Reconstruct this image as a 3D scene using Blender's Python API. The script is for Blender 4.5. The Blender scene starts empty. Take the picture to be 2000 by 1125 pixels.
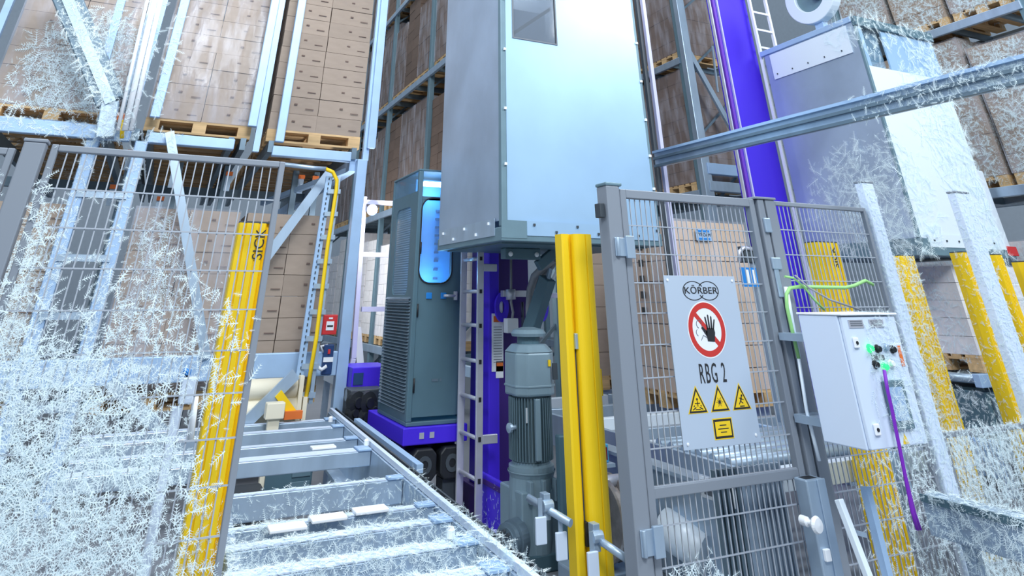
import bpy, bmesh, math, random
import numpy as np
from mathutils import Vector, Matrix
random.seed(7)
S = bpy.context.scene
COL = S.collection

# ------------------------------------------------------------------ camera, light, exposure
F = 1232.0; PP = (963.0, -120.0); EYE = Vector((0, 0, 1.6))
AX = Vector((0.90618931, 0.20907195, 0.36757292))     # world axes seen in camera coordinates (right, down, forward)
AY = Vector((-0.42287224, 0.44802838, 0.78768626))
AZ = Vector((0.0, -0.86922925, 0.49440925))
cam_data = bpy.data.cameras.new('camera'); cam = bpy.data.objects.new('camera', cam_data); COL.objects.link(cam)
cam_data.sensor_width = 36; cam_data.lens = F / 2000 * 36
cam_data.shift_x = (1000 - PP[0]) / 2000; cam_data.shift_y = (PP[1] - 562.5) / 2000
cam_data.clip_start = 0.05; cam_data.clip_end = 200
right = Vector((AX[0], AY[0], AZ[0])); down = Vector((AX[1], AY[1], AZ[1])); fwd = Vector((AX[2], AY[2], AZ[2]))
M = Matrix((right, -down, -fwd)).transposed().to_4x4(); M.translation = EYE
cam.matrix_world = M; S.camera = cam

w = bpy.data.worlds.new('world'); S.world = w; w.use_nodes = True
w.node_tree.nodes['Background'].inputs[0].default_value = (0.72, 0.87, 1.0, 1)
w.node_tree.nodes['Background'].inputs[1].default_value = 0.50

def area(name, loc, target, sx, sy, power, color=(1, 1, 1)):
    l = bpy.data.lights.new(name, 'AREA'); l.shape = 'RECTANGLE'; l.size = sx; l.size_y = sy; l.energy = power; l.color = color
    o = bpy.data.objects.new(name, l); COL.objects.link(o); o.location = loc
    o.rotation_euler = (Vector(target) - Vector(loc)).to_track_quat('-Z', 'Y').to_euler(); return o
area('hall_light', (0.2, -4.5, 8.4), (1.5, 8.0, 3.0), 4, 2.2, 880, (0.90, 0.96, 1.0))
area('hall_light', (8.5, -1.0, 8.0), (5.0, 7.0, 1.5), 4, 3, 520, (0.90, 0.96, 1.0))
area('side_fill', (-7.0, 3.0, 7.5), (5.0, 5.5, 2.5), 4, 2, 260, (0.88, 0.95, 1.0))  # added fill from the left, brightens the left-facing sides
area('aisle_fill', (2.2, 13.0, 2.4), (4.0, 13.0, 1.9), 4, .4, 75, (0.95, 0.98, 1.0))  # unseen strip added to brighten the low white loads in the aisle
area('aisle_light', (2.9, 12.0, 11.0), (2.9, 12.0, 0), 1.0, 8, 170, (0.95, 0.98, 1.0))
area('aisle_light', (7.3, 11.0, 11.0), (7.3, 11.0, 0), 1.0, 8, 170, (0.95, 0.98, 1.0))
area('conveyor_light', (1.0, 3.5, 8.0), (1.0, 5.0, 0), 3, 1.0, 260, (0.93, 0.97, 1.0))

S.view_settings.view_transform = 'Standard'; S.view_settings.look = 'None'
S.view_settings.exposure = 0.0; S.view_settings.gamma = 1.0; S.view_settings.use_curve_mapping = False

# ------------------------------------------------------------------ helpers
def ray(u, v):
    c = Vector((u - PP[0], v - PP[1], F)); return Vector((AX.dot(c), AY.dot(c), AZ.dot(c)))
def aty(u, v, y): d = ray(u, v); return EYE + d * (y / d.y)
def atx(u, v, x): d = ray(u, v); return EYE + d * (x / d.x)
def atz(u, v, z): d = ray(u, v); return EYE + d * ((z - 1.6) / d.z)

def lin(h):
    def c(v): v /= 255.0; return v / 12.92 if v <= 0.04045 else ((v + 0.055) / 1.055) ** 2.4
    return (c(h[0]), c(h[1]), c(h[2]), 1)
MATS = {}
def mat(name, rgb, rough=0.5, metal=0.0, var=0.0, noise=0.0, nscale=8.0, bump=0.0, bscale=60.0, stretch=None, emit=0.0, coat=0.0, spec=None):
    m = bpy.data.materials.new(name); m.use_nodes = True; nt = m.node_tree; b = nt.nodes['Principled BSDF']
    b.inputs['Roughness'].default_value = rough; b.inputs['Metallic'].default_value = metal
    if spec is not None: b.inputs['Specular IOR Level'].default_value = spec
    b.inputs['Coat Weight'].default_value = coat; b.inputs['Coat Roughness'].default_value = 0.15
    c = lin(rgb); b.inputs['Base Color'].default_value = c
    src = None
    if noise or bump:
        tc = nt.nodes.new('ShaderNodeTexCoord'); mp = nt.nodes.new('ShaderNodeMapping')
        nt.links.new(tc.outputs['Object'], mp.inputs[0])
        if stretch: mp.inputs['Scale'].default_value = stretch
    if noise:
        n = nt.nodes.new('ShaderNodeTexNoise'); n.inputs['Scale'].default_value = nscale; n.inputs['Detail'].default_value = 5
        nt.links.new(mp.outputs[0], n.inputs['Vector'])
        r = nt.nodes.new('ShaderNodeMapRange'); r.inputs['From Min'].default_value = 0.3; r.inputs['From Max'].default_value = 0.7
        r.inputs['To Min'].default_value = 1 - noise; r.inputs['To Max'].default_value = 1 + noise
        nt.links.new(n.outputs['Fac'], r.inputs['Value']); src = r.outputs[0]
    if var:
        oi = nt.nodes.new('ShaderNodeObjectInfo'); r2 = nt.nodes.new('ShaderNodeMapRange')
        r2.inputs['To Min'].default_value = 1 - var; r2.inputs['To Max'].default_value = 1 + var
        nt.links.new(oi.outputs['Random'], r2.inputs['Value'])
        if src is not None:
            mm = nt.nodes.new('ShaderNodeMath'); mm.operation = 'MULTIPLY'
            nt.links.new(src, mm.inputs[0]); nt.links.new(r2.outputs[0], mm.inputs[1]); src = mm.outputs[0]
        else: src = r2.outputs[0]
    if src is not None:
        vm = nt.nodes.new('ShaderNodeVectorMath'); vm.operation = 'SCALE'; vm.inputs[0].default_value = c[:3]
        nt.links.new(src, vm.inputs['Scale']); nt.links.new(vm.outputs[0], b.inputs['Base Color'])
    if bump:
        n2 = nt.nodes.new('ShaderNodeTexNoise'); n2.inputs['Scale'].default_value = bscale; n2.inputs['Detail'].default_value = 4
        nt.links.new(mp.outputs[0], n2.inputs['Vector'])
        bp = nt.nodes.new('ShaderNodeBump'); bp.inputs['Strength'].default_value = bump; bp.inputs['Distance'].default_value = 0.02
        nt.links.new(n2.outputs['Fac'], bp.inputs['Height']); nt.links.new(bp.outputs[0], b.inputs['Normal'])
    if emit:
        b.inputs['Emission Color'].default_value = c; b.inputs['Emission Strength'].default_value = emit
    MATS[name] = m; return m
def sheer(name, rgb, opacity, rough, bump=0.0, bscale=6.0):
    m = bpy.data.materials.new(name); m.use_nodes = True; nt = m.node_tree; nt.nodes.remove(nt.nodes['Principled BSDF'])
    out = nt.nodes['Material Output']; t = nt.nodes.new('ShaderNodeBsdfTransparent'); g = nt.nodes.new('ShaderNodeBsdfPrincipled')
    g.inputs['Base Color'].default_value = lin(rgb); g.inputs['Roughness'].default_value = rough
    mx = nt.nodes.new('ShaderNodeMixShader'); mx.inputs[0].default_value = opacity
    nt.links.new(t.outputs[0], mx.inputs[1]); nt.links.new(g.outputs[0], mx.inputs[2]); nt.links.new(mx.outputs[0], out.inputs[0])
    if bump:
        tc = nt.nodes.new('ShaderNodeTexCoord'); mp = nt.nodes.new('ShaderNodeMapping'); mp.inputs['Scale'].default_value = (2.5, 2.5, 0.6)
        nt.links.new(tc.outputs['Object'], mp.inputs[0])
        n = nt.nodes.new('ShaderNodeTexNoise'); n.inputs['Scale'].default_value = bscale; n.inputs['Detail'].default_value = 5
        nt.links.new(mp.outputs[0], n.inputs['Vector'])
        bp = nt.nodes.new('ShaderNodeBump'); bp.inputs['Strength'].default_value = bump; bp.inputs['Distance'].default_value = 0.03
        nt.links.new(n.outputs['Fac'], bp.inputs['Height']); nt.links.new(bp.outputs[0], g.inputs['Normal'])
        r = nt.nodes.new('ShaderNodeMapRange'); r.inputs['From Min'].default_value = 0.42; r.inputs['From Max'].default_value = 0.68
        r.inputs['To Min'].default_value = opacity * 0.45; r.inputs['To Max'].default_value = min(0.9, opacity * 2.2)
        nt.links.new(n.outputs['Fac'], r.inputs['Value']); nt.links.new(r.outputs[0], mx.inputs[0])
    MATS[name] = m; return m

WPOS = {}
def kids(o): return [c for c in COL.objects if c.parent == o]
def tag(o, label=None, cat=None, group=None, kind=None):
    if label: o['label'] = label
    if cat: o['category'] = cat
    if group: o['group'] = group
    if kind: o['kind'] = kind
    return o
def thing(name, label, cat, loc, group=None):
    o = bpy.data.objects.new(name, None); COL.objects.link(o); o.empty_display_size = 0.1
    o.location = Vector(loc); WPOS[o] = Vector(loc); return tag(o, label, cat, group)

class MB:
    def __init__(s): s.v = []; s.f = []; s.sm = []
    def add(s, vs, fs, smooth=False):
        k = len(s.v); s.v += [Vector(a) for a in vs]
        for f in fs: s.f.append([k + i for i in f]); s.sm.append(smooth)
        return s
    def box(s, x0, x1, y0, y1, z0, z1):
        x0, x1 = min(x0, x1), max(x0, x1); y0, y1 = min(y0, y1), max(y0, y1); z0, z1 = min(z0, z1), max(z0, z1)
        return s.add([(x0,y0,z0),(x1,y0,z0),(x1,y1,z0),(x0,y1,z0),(x0,y0,z1),(x1,y0,z1),(x1,y1,z1),(x0,y1,z1)],
                     [(0,3,2,1),(4,5,6,7),(0,1,5,4),(1,2,6,5),(2,3,7,6),(3,0,4,7)])
    def bar(s, p, q, wd, ht, side=None):
        p = Vector(p); q = Vector(q); d = (q - p).normalized()
        up = Vector(side) if side is not None else (Vector((0, 0, 1)) if abs(d.z) < 0.95 else Vector((0, 1, 0)))
        a = d.cross(up).normalized() * (wd / 2); b = a.cross(d).normalized() * (ht / 2)
        vs = [p - a - b, p + a - b, p + a + b, p - a + b, q - a - b, q + a - b, q + a + b, q - a + b]
        return s.add(vs, [(0,1,2,3),(7,6,5,4),(1,0,4,5),(2,1,5,6),(3,2,6,7),(0,3,7,4)])
    def tube(s, pts, r, n=8, cap=True):
        pts = [Vector(p) for p in pts]; rings = []; k = len(s.v)
        ref = None
        for i, p in enumerate(pts):
            d = (pts[min(i + 1, len(pts) - 1)] - pts[max(i - 1, 0)]).normalized()
            if ref is None: ref = d.orthogonal().normalized()
            a = (ref - d * ref.dot(d)).normalized(); ref = a; b = d.cross(a)
            rr = r[i] if isinstance(r, (list, tuple)) else r
            rings.append([p + (a * math.cos(2*math.pi*j/n) + b * math.sin(2*math.pi*j/n)) * rr for j in range(n)])
        vs = [q for g in rings for q in g]; fs = []
        for i in range(len(pts) - 1):
            for j in range(n): fs.append((i*n+j, i*n+(j+1)%n, (i+1)*n+(j+1)%n, (i+1)*n+j))
        s.add(vs, fs, True)
        if cap:
            s.f.append([k + j for j in reversed(range(n))]); s.sm.append(False)
            e = k + (len(pts) - 1) * n; s.f.append([e + j for j in range(n)]); s.sm.append(False)
        return s
    def lathe(s, base, axis, prof, n=24):
        ax = Vector(axis).normalized(); base = Vector(base); pts = []; rs = []
        a = ax.orthogonal().normalized(); b = ax.cross(a); vs = []
        for (r, h) in prof:
            for j in range(n): vs.append(base + ax * h + (a * math.cos(2*math.pi*j/n) + b * math.sin(2*math.pi*j/n)) * max(r, 1e-4))
        fs = [(i*n+j, i*n+(j+1)%n, (i+1)*n+(j+1)%n, (i+1)*n+j) for i in range(len(prof)-1) for j in range(n)]
        m = len(prof); fs.append(tuple(reversed(range(n)))); fs.append(tuple((m-1)*n + j for j in range(n)))
        return s.add(vs, fs, False)
    def prism(s, poly, o, ex, ey, ez):
        """polygon (a, b) pairs in the plane o + a*ex + b*ey, pushed along ez"""
        o = Vector(o); ex = Vector(ex); ey = Vector(ey); ez = Vector(ez); n = len(poly)
        vs = [o + ex*a + ey*b for a, b in poly] + [o + ex*a + ey*b + ez for a, b in poly]
        fs = [tuple(reversed(range(n))), tuple(range(n, 2*n))] + [(i, (i+1)%n, n+(i+1)%n, n+i) for i in range(n)]
        return s.add(vs, fs)
    def ring(s, c, ex, ey, ez, r0, r1, n=40, a0=0, a1=2*math.pi):
        c = Vector(c); ex = Vector(ex); ey = Vector(ey); ez = Vector(ez); vs = []; fs = []; full = abs(a1 - a0 - 2*math.pi) < 1e-6
        m = n if full else n + 1
        for i in range(m):
            t = a0 + (a1 - a0) * i / n; d = ex*math.cos(t) + ey*math.sin(t)
            vs += [c + d*r0, c + d*r1, c + d*r1 + ez, c + d*r0 + ez]
        for i in range(n):
            j = (i + 1) % m
            for k in range(4): fs.append((4*i+k, 4*i+(k+1)%4, 4*j+(k+1)%4, 4*j+k))
        return s.add(vs, fs)
    def mesh(s, name, m, c=None):
        if c is None:
            lo = Vector((min(v.x for v in s.v), min(v.y for v in s.v), min(v.z for v in s.v)))
            hi = Vector((max(v.x for v in s.v), max(v.y for v in s.v), max(v.z for v in s.v))); c = (lo + hi) / 2
        me = bpy.data.meshes.new(name); me.from_pydata([v - c for v in s.v], [], s.f)
        me.polygons.foreach_set('use_smooth', s.sm); me.materials.append(MATS[m])
        bm = bmesh.new(); bm.from_mesh(me); bmesh.ops.recalc_face_normals(bm, faces=bm.faces); bm.to_mesh(me); bm.free()
        return me, c
    def build(s, name, m, parent=None, bevel=0.0, label=None, kind=None):
        me, c = s.mesh(name, m)
        return link(name, me, c, parent, bevel, label, kind)
def link(name, me, wpos, parent=None, bevel=0.0, label=None, kind=None):
    o = bpy.data.objects.new(name, me); COL.objects.link(o); WPOS[o] = Vector(wpos)
    o.location = Vector(wpos) - (WPOS[parent] if parent else Vector())
    if parent: o.parent = parent
    if bevel:
        b = o.modifiers.new('bevel', 'BEVEL'); b.width = bevel; b.segments = 2; b.limit_method = 'ANGLE'
    if label: o['label'] = label
    if kind: o['kind'] = kind
    return o
def P(name, m, parent, *boxes, bevel=0.0, label=None):
    b = MB()
    for q in boxes: b.box(*q)
    return b.build(name, m, parent, bevel, label)
def text(name, body, size, m, parent, org, ex, ey, depth=0.001, align='CENTER', font_x=1.0, space=1.0):
    cu = bpy.data.curves.new(name, 'FONT'); cu.body = body; cu.size = size; cu.align_x = align; cu.align_y = 'CENTER'; cu.extrude = depth; cu.space_character = space; cu.resolution_u = 3
    t = bpy.data.objects.new('t', cu); COL.objects.link(t); bpy.context.view_layer.update()
    me = bpy.data.meshes.new_from_object(t.evaluated_get(bpy.context.evaluated_depsgraph_get())); bpy.data.objects.remove(t)
    ex = Vector(ex).normalized(); ey = Vector(ey).normalized(); ez = ex.cross(ey)
    R = Matrix((ex * font_x, ey, ez)).transposed().to_4x4(); me.transform(R); me.materials.clear(); me.materials.append(MATS[m]); me.name = name
    return link(name, me, org, parent)

# ------------------------------------------------------------------ materials
mat('concrete', (128, 132, 140), 0.6, noise=0.08, nscale=1.5)
mat('wall_paint', (205, 215, 226), 0.8, noise=0.03)
mat('galv', (176, 196, 216), 0.38, 0.55, noise=0.10, nscale=7, stretch=(1, 1, 0.3))
mat('galv_dark', (110, 130, 145), 0.45, 0.5, noise=0.12, nscale=6)
mat('rack_blue', (168, 198, 232), 0.45, 0.25, noise=0.05, nscale=5)
mat('steel_teal', (108, 136, 150), 0.45, 0.15, noise=0.05)
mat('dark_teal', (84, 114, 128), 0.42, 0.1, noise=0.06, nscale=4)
mat('black', (26, 30, 36), 0.5)
mat('dark_grey', (62, 70, 78), 0.5)
mat('fence_grey', (140, 148, 160), 0.42, 0.1)
mat('fence_seam', (66, 72, 80), 0.6)
mat('wire_grey', (176, 184, 196), 0.4, 0.1)
mat('yellow', (246, 206, 22), 0.42)
mat('yellow_lit', (250, 214, 40), 0.4)
mat('purple', (70, 40, 222), 0.42)
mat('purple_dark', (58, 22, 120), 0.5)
mat('violet', (110, 60, 190), 0.45)
mat('lilac', (200, 200, 232), 0.45)
mat('panel_blue', (164, 198, 230), 0.36, 0.3, noise=0.07, nscale=1.4)
mat('panel_metal', (170, 188, 210), 0.38, 0.45, noise=0.14, nscale=1.5)
mat('panel_white', (226, 238, 250), 0.4, 0.1)
mat('cab_white', (212, 226, 246), 0.4)
mat('sign_white', (182, 197, 216), 0.5)
mat('alu', (204, 206, 218), 0.35, 0.5, noise=0.06, nscale=10)
mat('carton', (166, 149, 135), 0.75, var=0.07, noise=0.05, nscale=5, stretch=(1, 1, 4))
mat('carton_shaded', (112, 93, 82), 0.75, var=0.12, noise=0.07, nscale=5, stretch=(1, 1, 4))  # carton brown darkened to carry the shade on aisle-facing sides
mat('carton_tan', (204, 176, 150), 0.75, var=0.06, noise=0.04)
mat('carton_white', (236, 232, 232), 0.6, var=0.05, noise=0.06)
mat('carton_print', (120, 100, 92), 0.8)
mat('wood', (206, 172, 126), 0.75, var=0.14, noise=0.16, nscale=4, stretch=(1, 8, 8))
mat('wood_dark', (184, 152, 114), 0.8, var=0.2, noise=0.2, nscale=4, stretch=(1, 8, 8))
mat('tape', (238, 240, 246), 0.5)
mat('orange', (232, 118, 50), 0.5)
mat('red', (206, 48, 50), 0.45)
mat('sign_red', (202, 52, 46), 0.5)
mat('sign_yellow', (244, 206, 30), 0.5)
mat('ink', (34, 36, 40), 0.6)
mat('ink_grey', (110, 116, 126), 0.6)
mat('blue', (30, 130, 214), 0.45)
mat('navy', (28, 60, 110), 0.45)
mat('cyan_box', (60, 160, 206), 0.45)
mat('green_cable', (150, 206, 130), 0.5)
mat('purple_cable', (120, 30, 180), 0.5)
mat('grey_hose', (150, 152, 158), 0.45)
mat('post_pale', (212, 226, 246), 0.45)
mat('inner_blue', (70, 150, 225), 0.5)  # blue of the cabinet's inside light put into the panel colour
mat('white', (238, 242, 248), 0.45)
mat('cream', (236, 228, 206), 0.5)
mat('rust', (140, 134, 132), 0.35, 0.6, noise=0.3, nscale=10)
mat('motor_grey', (134, 158, 172), 0.38, 0.1, noise=0.04)
mat('motor_fin', (106, 130, 142), 0.45, 0.1)
mat('glow_blue', (96, 196, 255), 0.5, emit=1.1)
mat('lamp', (235, 248, 255), 0.5, emit=9)
mat('led_green', (40, 235, 110), 0.5, emit=1.6)
mat('red_screen', (120, 20, 30), 0.3)
mat('frost', (232, 247, 253), 0.55)
mat('frost_blue', (176, 218, 236), 0.5)
sheer('wrap', (238, 240, 255), 0.14, 0.12, 0.5, 3.0)
sheer('glass', (150, 190, 220), 0.28, 0.05)
sheer('glass_grey', (120, 130, 142), 0.55, 0.06)

# ------------------------------------------------------------------ setting
def struct(o): o['kind'] = 'structure'; return o
struct(P('floor', 'concrete', None, (-14, 24, -8, 32, -0.2, 0)))
struct(P('wall_back', 'wall_paint', None, (-14, 24, 30, 30.3, 0, 16)))
struct(P('wall_left', 'wall_paint', None, (-14, -13.7, -8, 30, 0, 16)))
struct(P('wall_right', 'wall_paint', None, (23.7, 24, -8, 30, 0, 16)))

# ------------------------------------------------------------------ pallets and carton loads
CACHE = {}
def boxmesh(name, m, sx, sy, sz, cham=0.0):
    k = (name, m, round(sx, 4), round(sy, 4), round(sz, 4))
    if k not in CACHE:
        b = MB(); b.box(-sx/2, sx/2, -sy/2, sy/2, -sz/2, sz/2); CACHE[k] = b.mesh(name, m, Vector())[0]
    return CACHE[k]
def piece(name, m, parent, x0, x1, y0, y1, z0, z1):
    return link(name, boxmesh(name, m, x1-x0, y1-y0, z1-z0), ((x0+x1)/2, (y0+y1)/2, (z0+z1)/2), parent)
def pallet_parts(par, x0, x1, y0, y1, z, along='x', wd='wood'):
    """boards on blocks; top boards run along x ('x') or y"""
    nm = []
    L, W = (x1-x0, y1-y0) if along == 'x' else (y1-y0, x1-x0)
    def pc(n, a0, a1, b0, b1, c0, c1):
        if along == 'x': piece(n, wd, par, x0+a0, x0+a1, y0+b0, y0+b1, z+c0, z+c1)
        else: piece(n, wd, par, x0+b0, x0+b1, y0+a0, y0+a1, z+c0, z+c1)
    for k in range(5):
        wb = 0.145 if k % 2 == 0 else 0.1
        c = W * (k + 0.5) / 5 if 0 < k < 4 else (wb/2 if k == 0 else W - wb/2)
        pc('board', 0, L, c - wb/2, c + wb/2, 0.122, 0.144)
    for a in (0, L/2 - 0.0725, L - 0.145):
        for b in (0, W/2 - 0.0725, W - 0.145): pc('block', a, a + 0.145, b, b + 0.145, 0.022, 0.1)
    for b in (0, W/2 - 0.0725, W - 0.145): pc('skid_board', 0, L, b, b + 0.145, 0, 0.022)
def pallet_mesh(par, x0, x1, y0, y1, z, along, wd):
    b = MB()
    if along == 'x':
        for a in (x0, (x0+x1)/2 - .0725, x1 - .145): b.box(a, a + .145, y0, y1, z + .1, z + .122)
    else:
        for a in (y0, (y0+y1)/2 - .0725, y1 - .145): b.box(x0, x1, a, a + .145, z + .1, z + .122)
    return b.build('pallet', wd, par)
def pallet_load(label, x0, x1, y0, y1, z, h, nx, ny, nz, m='carton', along='x', wrap=False, group=None, faces='-y-x', wd='wood', gap=0.006, overhang=0.0):
    t = thing('pallet_load', label, 'pallet load', ((x0+x1)/2, (y0+y1)/2, z), group)
    pm = pallet_mesh(t, x0, x1, y0, y1, z, along, wd); pallet_parts(pm, x0, x1, y0, y1, z, along, wd)
    cx, cy, cz = (x1-x0)/nx, (y1-y0)/ny, h/nz
    for k in range(nz):
        for i in range(nx):
            for j in range(ny):
                if not (j == 0 or i == 0 or k in (0, nz-1) ) : continue
                jit = random.uniform(-.006, .006)
                a = x0 + i*cx; c = y0 + j*cy; e = z + 0.144 + k*cz
                link('carton', boxmesh('carton', m, cx - gap, cy - gap, cz - gap*0.7), (a + cx/2 + random.uniform(-.004, .004), c + cy/2 + jit, e + cz/2 - gap*0.35), t)
    if wrap:
        b = MB(); q = 0.012
        X0, X1, Y0, Y1, Z0, Z1 = x0-q, x1+q, y0-q, y1+q, z+.15, z+.144+h+q
        n = 10
        for i in range(1): b.box(X0, X1, Y0, Y1, Z0, Z1)
        b.build('shrink_wrap', 'wrap', t)
    return t

# left rack: loads facing the camera
LOADS_A = [
    ('tall carton load in stretch film at top left behind the frosted brace', -1.98, -0.80, 3.2, 2.9, 2, 14, 'carton', True),
    ('tall shiny shrink-wrapped carton load on the upper channel beside the bundled cables', -0.50, 0.62, 3.2, 2.9, 2, 14, 'carton', True),
    ('tall plain carton load with a vertical seam on the upper channel end', 0.80, 1.92, 3.2, 2.9, 2, 14, 'carton', False),
    ('carton load behind the left fence at its leftmost end, lower channel', -1.95, -0.98, 0.66, 1.62, 2, 8, 'carton', False),
    ('carton load under bright stretch film behind the left fence middle', -0.36, 0.67, 0.66, 1.62, 2, 8, 'carton', True),
    ('carton load behind the left yellow column with lower rows seen under the beam', 0.75, 1.72, 0.66, 1.62, 2, 8, 'carton', False)]
for (lb, x0, x1, z, h, nx, nz, m, wr) in LOADS_A:
    t = pallet_load(lb, x0, x1, 8.05, 8.85, z, h, nx, 1, nz, m, 'x', wr)
    # small printed marks on the cartons
    cx = (x1 - x0)/nx; cz = h/nz
    b = MB()
    for k in range(nz):
        for i in range(nx):
            X = x0 + (i + .5)*cx; Z = z + .144 + (k + .55)*cz
            b.box(X - .02, X + .02, 8.040, 8.0445, Z - .008, Z + .008)
            b.box(X + .12, X + .22, 8.040, 8.0445, Z - .05, Z - .042)
    b.build('carton_print', 'carton_print', t, kind='stuff')
cols = [('leftmost', -1.98, -0.80), ('second', -0.50, 0.62), ('third', 0.80, 1.92)]
ords = ['second', 'third', 'fourth', 'fifth', 'sixth']
for cn, x0, x1 in cols:
    for k in range(5):
        y0 = 8.95 + k*0.88
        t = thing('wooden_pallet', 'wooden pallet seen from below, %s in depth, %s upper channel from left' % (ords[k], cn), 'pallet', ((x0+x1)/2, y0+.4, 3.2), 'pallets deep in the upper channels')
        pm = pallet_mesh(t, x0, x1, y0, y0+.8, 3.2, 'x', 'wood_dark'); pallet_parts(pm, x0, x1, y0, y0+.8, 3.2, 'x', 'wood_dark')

rackA = thing('pallet_rack', 'galvanised channel rack on the left holding the tall carton loads', 'rack', (0, 8, 0))
b = MB()
for x in (-0.63, 0.70, 1.98, -2.1):
    MB().box(x-.035, x+.035, 7.92, 7.99, 3.05, 6.5).build('guide_post', 'rack_blue', rackA)
for x in (-0.50, 0.56, 0.84): pass
for px0, px1, nm in (((302, 230), (348, 0), 0), ((492, 248), (534, 0), 0), ((545, 278), (594, 0), 0), ((724, 290), (757, 0), 0)):
    a = aty(px0[0], px0[1], 7.9); c = aty(px1[0], px1[1], 7.9)
    MB().box(a.x-.05, a.x+.05, 7.86, 7.93, a.z, 6.6).build('guide_post', 'rack_blue', rackA, 0.008)
for x0, x1, z in ((-.42, .46, 3.05), (.88, 1.8, 3.02), (-1.9, -1.0, 3.08)):
    MB().box(x0, x1, 7.9, 8.0, z, z+.11).build('stop_beam', 'rack_blue', rackA, 0.008)
for x in (-.55, -.42, .55, .86, 1.84, -.85, -1.95, .42):
    MB().box(x-.03, x+.03, 7.95, 13.5, 3.06, 3.19).build('channel_rail', 'galv_dark', rackA)
# uprights below, behind the fence
for x, wdt in ((-0.92, .12), (-0.47, .12), (1.935, .12)):
    MB().box(x-wdt/2, x+wdt/2, 7.86, 7.98, 0, 3.05).build('upright', 'rack_blue', rackA, 0.01)
for x in (-.92, -.47):
    pass
for z in (1.93, 1.45, .75, 2.5): MB().box(-.92, -.47, 7.84, 7.9, z-.03, z+.03).build('upright_tie', 'galv', rackA)
for x in (-.6, -.05, .5, 1.35, 1.62):
    b = MB(); b.box(x-.035, x+.035, 9.0, 9.07, 0, 3.05)
    b.build('inner_upright', 'galv_dark', rackA)
for (x, z) in ((-.1, 2.93), (.53, 2.93), (-.18, 2.6), (.5, 2.45), (1.42, 2.95), (1.6, 2.95), (-.62, 3.1), (-.7, 2.7)):
    MB().box(x-.035, x+.035, 8.99, 9.0, z-.18, z).build('perforated_strip', 'galv', rackA)
    MB().box(x-.04, x+.04, 8.96, 9.0, z, z+.045).build('end_cap', 'orange', rackA, label='orange end cap')
MB().bar(aty(331, 258, 7.8), aty(402, 700, 7.8), .09, .04, (0, 1, 0)).build('brace', 'galv', rackA)
MB().bar(aty(645, 335, 7.85), aty(440, 610, 7.85), .10, .05, (0, 1, 0)).build('brace', 'galv', rackA)
MB().bar(aty(578, 730, 7.42), aty(474, 832, 7.42), .10, .05, (0, 1, 0)).build('brace', 'galv', rackA)
MB().bar(aty(120, -30, 7.6), aty(216, 200, 7.6), .26, .14, (0, 1, 0)).build('brace', 'galv_dark', rackA, 0.01)
MB().bar(aty(120, -30, 7.52), aty(216, 200, 7.52), .10, .02, (0, 1, 0)).build('brace_web', 'galv', rackA)
MB().bar(aty(238, 0, 7.75), aty(205, 120, 7.75), .08, .05, (0, 1, 0)).build('brace', 'rack_blue', rackA)
MB().bar(aty(216, 200, 7.6), aty(205, 270, 7.6), .16, .14, (0, 1, 0)).build('brace', 'galv', rackA, 0.01)
MB().bar(aty(215, 745, 7.8), aty(345, 870, 7.8), .10, .05, (0, 1, 0)).build('brace', 'galv', rackA)
MB().box(-2.6, 1.86, 7.82, 7.9, .90, 1.11).build('front_beam', 'rack_blue', rackA, 0.008)
MB().box(-2.6, -.6, 7.82, 7.9, 3.03, 3.17).build('front_beam', 'rack_blue', rackA, 0.008)
MB().box(-2.6, 1.86, 9.4, 9.5, .66, .56).build('front_beam', 'galv_dark', rackA)
# long cross girders under the pallets, receding
MB().bar((1.86, 8, 3.0), (1.86, 14, 3.0), .10, .14).build('girder', 'rack_blue', rackA)
MB().bar((1.05, 9.6, 2.7), (1.95, 8.0, 3.0), .06, .06).build('girder', 'rack_blue', rackA)
MB().box(-2.6, 1.9, 10.9, 11.0, 2.9, 3.02).build('girder', 'galv_dark', rackA)

# perforated upright with cables, top left
t = thing('cable_bundle', 'pale frosted cable bundle beside a perforated upright at top left', 'cables', aty(240, 260, 7.6))
for du, r in ((-10, .018), (4, .03), (16, .025)):
    MB().tube([aty(300 + du, -10, 7.35), aty(272 + du, 110, 7.35), aty(240 + du, 255, 7.35)], r, 8).build('cable', 'white', t)
b = MB(); b.bar(aty(305, -10, 7.7), aty(238, 250, 7.7), .09, .03, (0, 1, 0)); b.build('perforated_upright', 'galv', t)
b = MB()
for k in range(26):
    s_ = k / 25; p = aty(305 - 67*s_, -10 + 260*s_, 7.68); b.box(p.x-.012, p.x+.012, 7.665, 7.684, p.z-.02, p.z+.02)
b.build('hole_row', 'dark_grey', t, kind='stuff')
P('end_cap', 'orange', t, (aty(232, 228, 7.6).x-.05, aty(232, 228, 7.6).x+.05, 7.55, 7.65, aty(232, 228, 7.6).z-.04, aty(232, 228, 7.6).z+.03), label='orange end cap')
MB().tube([aty(240, 235, 7.5), aty(238, 270, 7.5)], .02, 8).build('cable_tag', 'yellow', t)

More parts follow.
